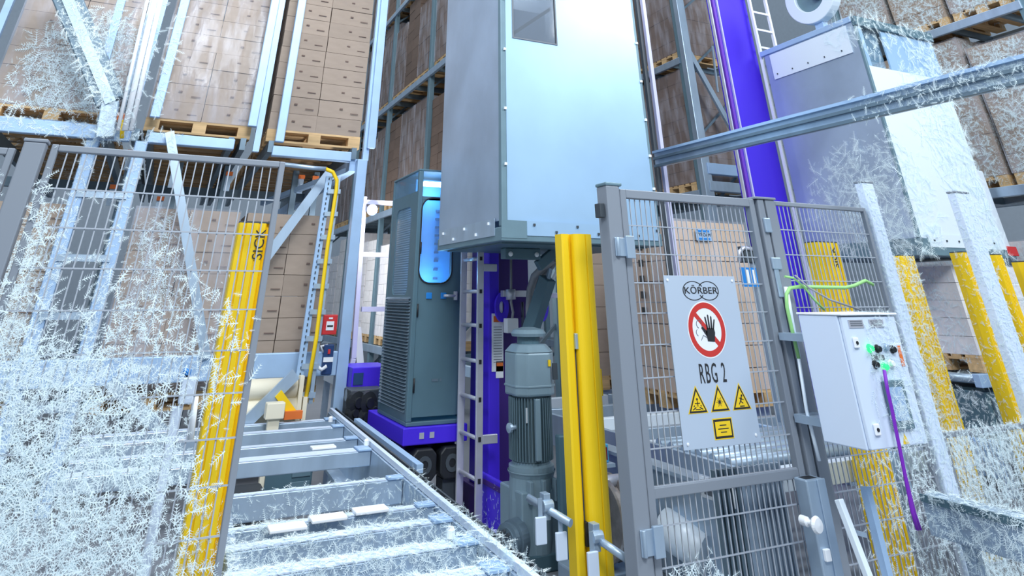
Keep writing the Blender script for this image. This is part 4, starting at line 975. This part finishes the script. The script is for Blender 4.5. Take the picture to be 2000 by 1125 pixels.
MB().tube([aty(u, v, 3.36) for u, v in ((1533, 540), (1550, 543), (1570, 560), (1590, 585), (1610, 605))], .007, 8).build('cable', 'green_cable', gc)
MB().tube([aty(u, v, 3.34) for u, v in ((1553, 538), (1580, 562), (1620, 585), (1680, 605))], .006, 8).build('cable', 'grey_hose', gc)
MB().tube([aty(u, v, 3.38) for u, v in ((1560, 700), (1575, 800), (1590, 860), (1600, 900))], .010, 8).build('cable', 'panel_white', gc)
MB().tube([aty(u, v, 3.4) for u, v in ((1535, 560), (1545, 620), (1560, 700))], .014, 8).build('cable', 'panel_white', gc)

# ------------------------------------------------------------------ conveyor on the left
cv = thing('conveyor_frame', 'galvanised conveyor frame with cross beams in the lower left', 'conveyor', (1.0, 5.5, 0))
SP0, SP1 = Vector((1.58, 2.8, .60)), Vector((1.822, 7.8, .60))
d_ = (SP1-SP0).normalized(); n_ = d_.cross(Vector((0,0,1)))
MB().bar(SP0 + Vector((0,0,-.16)), SP1 + Vector((0,0,-.16)), .02, .32).build('side_plate', 'galv', cv)
MB().bar(SP0 + n_*.02 + Vector((0,0,.02)), SP1 + n_*.02 + Vector((0,0,.02)), .03, .03).build('guide_rail', 'post_pale', cv)
MB().bar(SP0 + n_*.068 + Vector((0,0,.015)), SP1 + n_*.068 + Vector((0,0,.015)), .012, .035).build('chain_rail', 'dark_grey', cv)
MB().bar(SP0 + n_*.048 + Vector((0,0,.012)), SP1 + n_*.048 + Vector((0,0,.012)), .02, .02).build('belt', 'black', cv)
b = MB(); b.bar(SP0 - n_*.06 + Vector((0,0,-.31)), SP1 - n_*.06 + Vector((0,0,-.31)), .12, .02); b.build('bottom_flange', 'galv', cv)
def sidex(y): return SP0.x + (SP1.x-SP0.x)*(y-SP0.y)/(SP1.y-SP0.y) - .015
for (y, h_, ww) in ((7.35, .08, .06), (6.95, .10, .07), (6.35, .08, .06), (5.90, .09, .12), (4.95, .12, .045), (4.30, .08, .05), (4.02, .13, .08), (3.66, .13, .1), (3.3, .13, .1)):
    MB().box(-.3 if y > 5 else .5, sidex(y), y-ww/2, y+ww/2, .60-h_, .60).build('cross_beam', 'galv' , cv, 0.006)
    MB().box((-.3 if y > 5 else .5), sidex(y)-.11, y-ww/2, y+ww/2, .6005, .606).build('top_strip', 'post_pale', cv)  # pale strip added so the beam tops look lit against their fronts
    for xx in (sidex(y)-.10,): MB().box(xx, sidex(y), y-ww/2-.012, y+ww/2+.012, .601, .615).build('corner_bracket', 'rack_blue', cv, 0.003)
for y in (3.3, 4.98, 6.85): MB().box(.55, .63, y-.04, y+.04, 0, .4).build('leg', 'galv', cv); MB().box(sidex(y)-.1, sidex(y)-.02, y-.04, y+.04, 0, .28).build('leg', 'galv', cv)
MB().bar((.50, 2.8, .5), (.62, 5.3, .5), .05, .2).build('side_plate', 'galv', cv)
for k in range(12): 
    y = 3.2 + k*.46; MB().lathe(Vector((sidex(y)+.004, y, .47 if k % 2 else .36)), (-1,0,0), [(.012,0),(.012,.012),(.005,.016)], 8).build('bolt', 'white', cv)
for (u, v) in ((715, 875), (645, 828), (880, 1060)):
    p = atz(u, v, .6); MB().lathe((p.x, p.y, .616), (0,0,1), [(.02,0),(.02,.03),(.012,.04)], 12).build('adjuster', 'white', cv)
mb = thing('belt_motor', 'black motor block under the left conveyor frame', 'motor', atz(520, 960, .2))
p = atz(480, 985, .28); 
MB().box(p.x-.1, p.x+.12, p.y-.1, p.y+.2, .14, .36).build('motor_body', 'black', mb, 0.02)
MB().tube([(p.x+.1, p.y, .3), (p.x+.25, p.y-.02, .27), (p.x+.35, p.y+.05, .26)], .02, 8).build('cable', 'grey_hose', mb)
MB().box(p.x-.1, p.x+.12, p.y-.1, p.y+.2, 0, .14).build('foot', 'dark_grey', mb)
db = thing('drive_box', 'dark teal ribbed drive box under the left conveyor', 'drive box', atz(560, 930, .2))
p = atz(565, 930, .25); MB().box(p.x-.2, p.x+.2, p.y, p.y+.25, .05, .38).build('case', 'dark_teal', db, 0.01)
for k in range(4): MB().box(p.x+.02, p.x+.18, p.y-.015, p.y-.001, .1+k*.07, .14+k*.07).build('rib', 'steel_teal', db, 0.004)
MB().box(p.x-.2, p.x+.2, p.y, p.y+.25, 0, .049).build('foot', 'dark_grey', db)
for k, (u0, v0, u1, v1) in enumerate(((530, 1050, 590, 1020), (612, 1030, 668, 1002), (706, 1012, 740, 988), (590, 885, 672, 868))):
    p = atz((u0+u1)/2, (v0+v1)/2, .605); t = thing('guide_pad', ['white guide pad on the frosted beam, leftmost', 'white guide pad on the frosted beam, middle', 'white guide pad on the frosted beam, rightmost', 'long white pad on the wide beam near the rail'][k], 'pad', (p.x, p.y, .6))
    MB().box(p.x-.09, p.x+.09, p.y-.05, p.y+.05, .607, .622).build('pad', 'white', t, 0.004)
# cream rollers under the left rack
for k, (u, v, r) in enumerate(((520, 760, .085), (510, 803, .10))):
    p = aty(u, v, 7.58); t = thing('cream_roller', ['upper cream roller under the left rack beam', 'lower cream roller under the left rack beam'][k], 'roller', p)
    MB().tube([(p.x-.5, p.y, p.z), (p.x+.28+k*.07, p.y, p.z)], r, 18).build('drum', 'cream', t); MB().box(p.x+.29+k*.07, p.x+.33+k*.07, p.y-.1, p.y+.1, 0, p.z+.1).build('bearing', 'cream', t)
bx = thing('end_box', 'cream box at the roller end left of the cable ladder', 'box', aty(535, 805, 7.9)); p = aty(537, 802, 7.2)
MB().box(p.x-.08, p.x+.08, 7.16, 7.28, p.z-.06, p.z+.06).build('case', 'cream', bx, 0.008); MB().box(p.x-.05, p.x+.05, 7.19, 7.25, 0, p.z-.06).build('foot', 'cream', bx)
yl = thing('yellow_brace', 'short yellow and orange strut at the foot of the cable ladder', 'strut', aty(560, 790, 7.7))
MB().bar(aty(543, 768, 7.4), aty(572, 808, 7.4), .07, .05, (0, 1, 0)).build('strut', 'yellow', yl); p = aty(572, 810, 7.36); MB().box(p.x-.08, p.x+.08, 7.32, 7.38, p.z-.03, p.z+.03).build('shoe', 'orange', yl)

# far roller table below the rack aisle
rt = thing('roller_table', 'pale roller table with white frame beyond the guard frame', 'conveyor', (3.2, 10, 0))
MB().box(2.6, 3.9, 9.6, 9.7, .5, .62).build('frame_beam', 'panel_white', rt, 0.006); MB().box(2.6, 3.9, 11.6, 11.7, .5, .62).build('frame_beam', 'panel_white', rt, 0.006)
MB().box(2.6, 2.7, 9.7, 11.6, .5, .62).build('frame_beam', 'panel_white', rt, 0.006); MB().box(3.8, 3.9, 9.7, 11.6, .5, .62).build('frame_beam', 'panel_white', rt, 0.006)
for k in range(9): MB().tube([(2.71, 9.85+k*.2, .58), (3.79, 9.85+k*.2, .58)], .05, 10).build('roller', 'galv', rt)
for x_ in (2.65, 3.85):
    for y_ in (9.65, 11.65): MB().box(x_-.04, x_+.04, y_-.04, y_+.04, 0, .5).build('leg', 'galv', rt)

# ------------------------------------------------------------------ right side: conveyor behind the gate and loads on it
cr = thing('conveyor_frame', 'grey conveyor with beams behind the gate mesh', 'conveyor', (4.6, 5.2, 0))
MB().box(3.72, 3.76, 4.0, 7.9, .38, .62).build('side_plate', 'galv', cr, 0.004)
MB().box(5.1, 5.14, 4.0, 6.0, .38, .62).build('side_plate', 'rack_blue', cr, 0.004)
MB().box(6.2, 6.24, 4.0, 5.95, .38, .62).build('side_plate', 'rack_blue', cr, 0.004)
for k, y in enumerate((4.1, 4.6, 5.2, 5.7, 6.3, 7.0, 7.7)):
    MB().box(3.77, 5.09, y, y+.09, .48, .60).build('cross_beam', 'galv' if k % 2 else 'panel_white', cr, 0.004); MB().box(5.15, 6.19, y, y+.09, .48, .60).build('cross_beam', 'galv', cr, 0.004)
for k in range(6): MB().tube([(3.77, 4.3+k*.15, .61), (5.09, 4.3+k*.15, .61)], .04, 12).build('roller', 'galv', cr)
for x_ in (3.74, 5.12, 6.22):
    for y_ in (4.2, 5.8): MB().box(x_-.03, x_+.03, y_, y_+.06, 0, .38).build('leg', 'galv', cr)
MB().tube([(4.6, 4.5, .5), (4.95, 4.5, .5)], .09, 18).build('drive_motor', 'rack_blue', cr)
kp = thing('cover_plate', 'grey slanting cover plate with white label low behind the gate', 'cover', (3.3, 4.2, 0))
MB().box(3.25, 3.28, 3.75, 5.4, .1, .62).build('plate', 'galv', kp, 0.004)
q = atx(1400, 960, 3.245); MB().box(3.244, 3.249, q.y-.14, q.y+.14, q.z-.05, q.z+.05).build('label_plate', 'white', kp)
b = MB()
for dy, dz, hw in ((-.08, .02, .03), (-.07, -.02, .04), (.02, -.02, .02), (.08, -.02, .025)): b.box(3.242, 3.2435, q.y-dy-hw, q.y-dy+hw, q.z+dz-.012, q.z+dz+.012)
b.build('label_marks', 'ink_grey', kp, kind='stuff')
MB().box(3.2, 3.33, 3.75, 5.4, .62, .64).build('rim', 'galv', kp)
MB().box(3.2, 3.33, 3.75, 5.4, 0, .1).build('foot', 'dark_grey', kp)
cy = thing('drum_roller', 'white cylinder low behind the left half of the gate', 'roller', (2.95, 4.2, .2))
MB().tube([aty(1300, 1030, 4.3), aty(1385, 1085, 4.0)], .10, 20).build('drum', 'panel_white', cy); MB().tube([aty(1405, 1050, 4.1), aty(1350, 1045, 4.25)], .03, 10).build('shaft', 'galv', cy)
MB().box(2.7, 3.1, 4.0, 4.4, 0, .12).build('cradle', 'galv', cy)
gd = thing('ribbed_guard', 'vertical ribbed grey guard sheet low behind the gate right half', 'guard', (3.4, 3.75, 0))
g0, g1 = 3.13, 3.66
for k in range(14):
    x_ = g0 + (g1-g0)*k/14; MB().box(x_, x_+.024, 3.7, 3.725, 0, .73).build('rib', 'galv' if k > 4 else 'galv_dark', gd)
MB().box(g0, g1, 3.7255, 3.735, 0, .73).build('backing', 'steel_teal', gd)
wc = thing('wire_bundle', 'small coloured wire bundle low behind the gate', 'wires', aty(1440, 1070, 4.0))
for k, m_ in enumerate(('navy', 'orange', 'white', 'yellow', 'black')):
    MB().tube([aty(1418+k*6, 1075-k*3, 3.95), aty(1436+k*4, 1052+k*4, 3.9), aty(1452+k*2, 1080+k*5, 3.93)], .012, 6).build('wire', m_, wc)

pallet_load('carton load on the conveyor behind the upper half of the gate', 5.04, 6.20, 6.2, 7.0, .603, 1.62, 2, 2, 8, 'carton_tan', 'x', wrap=True, gap=0.014)
t = pallet_load('carton load with white corner tags left of the gate post', 5.25, 5.95, 8.1, 9.0, .60, 2.0, 2, 2, 8, 'carton', 'y')
for yy in (8.15, 8.8): MB().box(5.2, 6.0, yy, yy+.1, 0, .6).build('stand', 'galv', t)
for k in range(8):
    p = aty(1184 + k*2.6, 436 + k*34, 8.08); MB().box(p.x-.07, p.x+.07, 8.075, 8.09, p.z-.07, p.z+.07).build('tag', 'tape', t)
t = L0_ = [o for o in COL.objects if o.get('label', '').startswith('carton load on the conveyor behind')][0]
for k in range(6):
    p = atx(1246 + k*2.4, 452 + k*31, 5.02); MB().box(5.021, 5.027, p.y-.04, p.y+.04, p.z-.035, p.z+.035).build('hole', 'black', t)
yg = thing('corner_guard', 'small yellow corner guard between the yellow column and the gate post', 'guard', (4.9, 7.9, 0))
p = aty(1170, 745, 7.6); MB().box(p.x-.09, p.x+.05, 7.6, 7.7, p.z-.14, p.z+.12).build('bumper', 'yellow', yg, 0.008); MB().box(p.x-.06, p.x+.02, 7.62, 7.68, 0, p.z-.14).build('stand', 'galv', yg)
p = aty(1373, 459, 6.18)
t = thing('blue_label', 'blue and white label on the carton load behind the gate', 'label', p)
MB().box(p.x-.11, p.x+.11, 6.170, 6.174, p.z-.06, p.z+.06).build('label_plate', 'rack_blue', t)
for dz in (-.04, .04): MB().box(p.x-.085, p.x+.085, 6.166, 6.1695, p.z+dz-.01, p.z+dz+.01).build('label_stripe', 'blue', t)
text('label_lettering', 'TYROAM', .05, 'ink', t, (p.x, 6.167, p.z), EX, EY)
p = aty(1468, 500, 5.4)
dm = thing('hose_coupling', 'dark hose coupling block with blue tag behind the gate top right', 'coupling', p)
MB().box(p.x-.09, p.x+.12, 5.4, 5.5, p.z-.06, p.z+.09).build('block', 'dark_grey', dm, 0.01)
MB().tube([aty(1444, 510, 5.4), aty(1444, 492, 5.4), aty(1452, 484, 5.4), aty(1475, 488, 5.4)], .02, 8).build('pipe', 'alu', dm)
q = aty(1466, 540, 5.4); MB().box(q.x-.11, q.x+.1, 5.4, 5.42, q.z-.09, q.z+.08).build('tag', 'blue', dm); MB().box(q.x-.06, q.x-.02, 5.394, 5.3995, q.z-.06, q.z+.06).build('tag_field', 'white', dm); MB().box(q.x+.03, q.x+.06, 5.394, 5.3995, q.z-.06, q.z+.06).build('tag_field', 'white', dm)
MB().box(p.x+.02, p.x+.06, 5.43, 5.47, .6, p.z-.06).build('stem', 'galv', dm)
pallet_load('frosted carton load below the second cabin at right', 7.55, 8.75, 4.75, 5.55, .953, .8, 2, 2, 5, 'carton_white', 'x', wrap=True)
tt = thing('transfer_table', 'dark frosted transfer table under the load below the second cabin', 'table', (8.1, 5.1, 0))
MB().box(7.5, 8.85, 4.78, 5.55, .25, .80).build('body', 'dark_teal', tt, 0.01)
for yy in (4.72, 5.5): MB().box(7.4, 8.95, yy, yy+.07, .84, .95).build('side_beam', 'rack_blue', tt, 0.006)
for k in range(8): MB().tube([(7.5 + k*.19, 4.8, .90), (7.5 + k*.19, 5.49, .90)], .04, 10).build('roller', 'galv', tt)
for k in range(5): MB().box(7.55 + k*.26, 7.75 + k*.26, 4.762, 4.7795, .32, .74).build('cover', 'dark_grey' if k % 2 else 'galv_dark', tt, 0.004)
for xx in (7.5, 8.75):
    for yy in (4.8, 5.45): MB().box(xx, xx+.08, yy, yy+.08, 0, .25).build('leg', 'galv', tt)
for k, (x_, y_) in enumerate(((6.9, 4.3), (6.9, 5.75))):
    t = thing('conveyor_beam', ['frosted conveyor beam low at the right edge, front', 'frosted conveyor beam low at the right edge, second'][k], 'conveyor', (x_, y_, 0))
    XB = (5.2, 6.35)
    MB().box(XB[k], 9.5, y_, y_+.08, .42, .60).build('beam', 'rack_blue', t, 0.006); MB().box(XB[k], 9.5, y_-.03, y_-.005, .55, .598).build('belt_edge', 'dark_teal', t)
    for xx in (XB[k]+.2, 9.0): MB().box(xx, xx+.07, y_+.01, y_+.07, 0, .42).build('leg', 'galv', t)
es = thing('white_pole', 'leaning white pole at the bottom right before the yellow column', 'pole', aty(1650, 980, 3.0))
MB().bar(aty(1638, 975, 3.2), aty(1705, 1150, 3.1), .035, .035).build('tube', 'panel_white', es, 0.004)
MB().bar(aty(1672, 1040, 3.17), aty(1690, 1045, 3.17), .02, .02).build('joint', 'galv', es)
MB().bar(aty(1690, 950, 3.25), aty(1740, 1150, 3.2), .04, .04).build('second_tube', 'rack_blue', es)
ss = thing('red_white_post', 'white post with red collar at the far right edge', 'post', aty(1950, 470, 5.4))
p = aty(1938, 420, 5.4); MB().box(p.x-.14, p.x+.14, 5.4, 5.5, aty(1965, 483, 5.4).z, aty(1925, 335, 5.4).z).build('shaft', 'panel_white', ss, 0.006)
q = aty(1972, 490, 5.4); MB().box(q.x-.14, q.x+.12, 5.37, 5.53, q.z-.06, q.z+.05).build('collar', 'red', ss, 0.006); MB().box(q.x-.06, q.x+.06, 5.38, 5.52, 0, q.z-.06).build('stand', 'galv_dark', ss)

q = aty(1436, 1080, 3.95); MB().box(q.x-.05, q.x+.05, 3.9, 4.0, 0, q.z).build('terminal_stand', 'galv', wc, 0.004)
# ------------------------------------------------------------------ right-hand conveyor running towards the camera
rc = thing('conveyor_frame', 'frosted conveyor with long side plates in the lower right corner', 'conveyor', (5, 3, 0))
for k, (u, v, w_) in enumerate(((1945, 872, .16), (1935, 985, .14))):
    p = atz(u, v, .62); MB().box(p.x-w_/2, p.x+w_/2, 1.2, 3.3, .42, .60).build('side_plate', 'galv', rc, 0.006); MB().box(p.x-w_/2-.012, p.x-w_/2-.001, 1.2, 3.3, .57, .605).build('belt_edge', 'dark_teal', rc)
    for y_ in (1.3, 3.1): MB().box(p.x-.03, p.x+.03, y_, y_+.06, 0, .42).build('leg', 'galv', rc)

# ------------------------------------------------------------------ frost: feathery crystals growing on the things at the left and right
rng = np.random.default_rng(11)
def tris_of(objs):
    out = []; todo = list(objs); seen = []
    ch = {}
    for o in COL.objects:
        if o.parent: ch.setdefault(o.parent, []).append(o)
    while todo:
        o = todo.pop(); todo += ch.get(o, [])
        if o.type != 'MESH': continue
        W = np.array(WPOS.get(o, Vector()))
        me = o.data; me.calc_loop_triangles()
        v = np.empty(len(me.vertices)*3); me.vertices.foreach_get('co', v); v = v.reshape(-1, 3) + W
        t = np.empty(len(me.loop_triangles)*3, dtype=np.int64); me.loop_triangles.foreach_get('vertices', t); out.append(v[t.reshape(-1, 3)])
    return np.concatenate(out)
def density(p, blobs):
    d = np.zeros(len(p))
    for c, r, w_ in blobs:
        q = np.sum(((p - np.array(c)) / np.array(r))**2, axis=1); d = np.maximum(d, w_*np.clip(1.25 - q, 0, 1))
    return d
def sample(objs, n, blobs, face=lambda N: (N[:, 1] < -.25) | (N[:, 2] > .3) | (N[:, 0] < -.5)):
    T = tris_of(objs); a = T[:, 1]-T[:, 0]; b = T[:, 2]-T[:, 0]; N = np.cross(a, b); A = np.linalg.norm(N, axis=1); ok = A > 1e-9
    T, N, A = T[ok], N[ok]/A[ok][:, None], A[ok]; k = face(N); T, N, A = T[k], N[k], A[k]
    P_ = []; Q_ = []; tot = 0; tries = 0
    while tot < n and tries < 60:
        i = rng.choice(len(T), 20000, p=A/A.sum()); r = rng.random((20000, 2)); f = r.sum(1) > 1; r[f] = 1 - r[f]
        p = T[i, 0] + (T[i, 1]-T[i, 0])*r[:, :1] + (T[i, 2]-T[i, 0])*r[:, 1:]
        keep = rng.random(20000) < density(p, blobs); P_.append(p[keep]); Q_.append(N[i][keep]); tot += keep.sum(); tries += 1
    p = np.concatenate(P_)[:n]; q = np.concatenate(Q_)[:n]; return p, q
def plane_sample(n, x0, x1, z0, z1, y, blobs):
    p = np.stack([rng.uniform(x0, x1, n*30), np.full(n*30, y) + rng.normal(0, .006, n*30), rng.uniform(z0, z1, n*30)], 1)
    p = p[rng.random(len(p)) < density(p, blobs)][:n]
    return p, np.tile(np.array([[0, -1., 0]]), (len(p), 1))
def feathers(name, label, P_, N_, lo, hi, m='frost', barbs=6, wid=.055, lift=.12, parent=None, clip=False):
    n = len(P_); L = lo + (hi - lo)*rng.random(n)**2.2
    if clip:
        T_ = tris_of([parent]).reshape(-1, 3); a, b = T_.min(0) + .005, T_.max(0) - .005
        room = np.minimum(P_ - a, b - P_) + np.abs(N_)*9; L = np.minimum(L, np.maximum(room.min(1)*.9, .01)); lift = .03
    r = rng.normal(size=(n, 3)); t = r - N_*np.sum(r*N_, 1)[:, None]; t /= np.linalg.norm(t, axis=1)[:, None]; s_ = np.cross(N_, t)
    base = P_ + N_*.004; V = []; nv = 0
    tip = base + t*L[:, None] + N_*(L*lift*rng.random(n))[:, None]; h = (L*wid*.6)[:, None]
    V.append(np.stack([base - s_*h, base + s_*h, tip], 1))
    for k in range(barbs):
        f = (k + .6)/(barbs + .8)
        for sg_ in (-1, 1):
            o = base + (tip - base)*f; bl = L*(.42*(1 - f*.75))*rng.uniform(.6, 1.15, n)
            d = t*.55 + s_*sg_*.83; e = o + d*bl[:, None] + N_*(bl*lift*1.6*rng.random(n))[:, None]
            V.append(np.stack([o - t*h*.75, o + t*h*.75, e], 1))
    V = np.concatenate(V).reshape(-1, 3); F_ = np.arange(len(V)).reshape(-1, 3)
    c = (V.max(0) + V.min(0))/2; me = bpy.data.meshes.new(name); me.vertices.add(len(V)); me.vertices.foreach_set('co', (V - c).ravel())
    me.loops.add(len(V)); me.loops.foreach_set('vertex_index', F_.ravel()); me.polygons.add(len(F_)); me.polygons.foreach_set('loop_start', np.arange(0, len(V), 3)); me.polygons.foreach_set('loop_total', np.full(len(F_), 3))
    me.update(calc_edges=True); me.materials.append(MATS[m])
    return link(name, me, Vector(c), parent, label=label, kind='stuff')
def by(name, lab):
    return [o for o in COL.objects if o.parent is None and o.name.split('.')[0] == name and lab in o.get('label', '')]

def grow(host, n, blobs, lo, hi, face=None, **kw):
    hosts = host if isinstance(host, list) else [host]; tot = []
    for h in hosts:
        p, q = sample([h], n, blobs, face) if face else sample([h], n, blobs)
        if len(p) > 3: feathers('frost', 'white feathery frost crystals', p, q, lo, hi, parent=h, **kw)
FR = lambda N: (N[:, 1] < -.6) | (N[:, 0] < -.6)
def L(txt): return [o for o in COL.objects if o.parent is None and txt in o.get('label', '')]
lfh = L('mesh fence panel on the left under frost')[0]
p, q = plane_sample(9500, -.56, .462, .1, 2.2, YF-.012, [((-.55, YF, .70), (.85, 9, .85), 1), ((-.1, YF, .3), (.60, 9, .55), 1), ((.0, YF, 1.25), (.45, 9, .5), .22), ((-.7, YF, 1.7), (.25, 9, .6), .4)])
feathers('frost', 'white feathery frost crystals', p, q, .014, .085, parent=lfh)
nf = L('narrow strip of mesh')[0]
p, q = plane_sample(1500, -1.3, -.69, .1, 2.1, YF-.012, [((-.8, YF, .8), (.6, 9, 1.3), 1)]); feathers('frost', 'white feathery frost crystals', p, q, .014, .085, parent=nf)
grow(L('wide grey fence post at the left'), 260, [((-.62, 3.5, .6), (.5, 1, .9), 1)], .015, .06)
grow(L('yellow column behind the left fence'), 1100, [((.35, 3.9, .2), (.5, 1, .6), 1)], .015, .07)
grow(cv, 14000, [((.8, 3.4, .5), (1.3, 1.2, 1), 1), ((1.2, 4.6, .5), (.9, .7, 1), .3)], .012, .07)
grow(ch, 120, [((2.63, 5.6, .1), (.5, .4, .25), 1)], .012, .06)
grow(rackA, 8500, [((-1.0, 7.8, 3.6), (.9, 1.5, 1.3), 1), ((-.75, 7.8, 1.6), (.55, 1.5, 1.5), .9), ((-.2, 7.8, .9), (.8, 1.5, .6), .8)], .015, .11)
grow(L('pale frosted cable bundle'), 500, [((-.6, 7.5, 3.6), (1, 2, 2), 1)], .015, .07)
grow(L('tall carton load in stretch'), 2200, [((-1.1, 8, 3.7), (.75, 1, .8), 1)], .03, .2, clip=True, face=FR, wid=.04)
grow(L('carton load under bright'), 900, [((-.15, 8, 1.9), (.45, 1, .65), .6)], .03, .2, clip=True, face=FR, wid=.04)
grow(L('carton load behind the left fence at'), 1500, [((-1.0, 8, 1.6), (.6, 1, .7), .7)], .03, .18, clip=True, face=FR, wid=.04)
grow(L('leftmost upper channel'), 350, [((-1.3, 10, 3.2), (1.2, 3, .6), 1)], .04, .13, face=lambda N: (N[:, 2] < -.3) | (N[:, 1] < -.3))
grow(L('frosted pale square post') + L('frosted square post far right'), 2200, [((5.0, 3.5, 1.0), (3, 1, 1.6), .8)], .015, .06)
grow(L('frost-covered yellow column'), 4200, [((6.0, 3.9, 1.0), (2, 1, 1.5), 1)], .012, .055)
grow(L('far right frosted post'), 500, [((6.0, 3.9, 1.0), (2, 1, 1.5), 1)], .012, .055)
grow(CC, 1300, [((xb+.02, yc, zb_+.25), (.36, .5, .5), 1)], .015, .09, wid=.035)
grow(C2, 3600, [((7.0, 4.9, 2.5), (.4, .9, .7), .8), ((8.4, 4.6, 3.4), (.9, .5, 1.6), 1), ((7.4, 4.6, 4.4), (.9, .6, .25), .6)], .02, .20, wid=.03, barbs=10)
grow([o for o in COL.objects if o.parent is None and 'at the far right edge,' in o.get('label', '')], 7000, [((10, 5.5, 4), (3, 3, 4), 1)], .02, .14, clip=True, face=FR, wid=.05)
grow(L('frosted carton load below') + L('dark frosted transfer'), 3200, [((8.2, 5, 1.2), (1.2, 1.5, 1.5), .85)], .02, .10, clip=True, face=FR, wid=.05)
grow(ob, 1500, [((4.2, 1.6, 2.8), (1, 1.3, 1), 1)], .015, .07)
grow(rc, 7000, [((5.8, 2.2, .5), (2.6, 2.6, 1), 1)], .015, .09)
grow(L('conveyor beam low at the right edge'), 1500, [((6.5, 4.5, .5), (3.0, 2.6, 1), 1)], .02, .12)
for txt, x0_, x1_, n in (('right of the gate behind', 4.0, 4.74, 1300), ('between the two frosted', 4.92, 5.84, 4600), ('low mesh guard right of', 6.1, 7.38, 3000)):
    p, q = plane_sample(n, x0_, x1_, .03, .84 if n > 1300 else 1.4, YF-.01, [((5.3, YF, .45), (1.5, 9, .7), 1), ((4.7, YF, .9), (.5, 9, .6), .6), ((6.7, YF, .5), (1, 9, .6), .7)])
    feathers('frost', 'white feathery frost crystals', p, q, .012, .085, parent=L(txt)[0])
p, q = plane_sample(350, 2.54, 3.3, .1, .6, YF-.012, [((2.75, YF, .1), (.35, 9, .35), 1)]); feathers('frost', 'white feathery frost crystals', p, q, .02, .11, parent=gate)
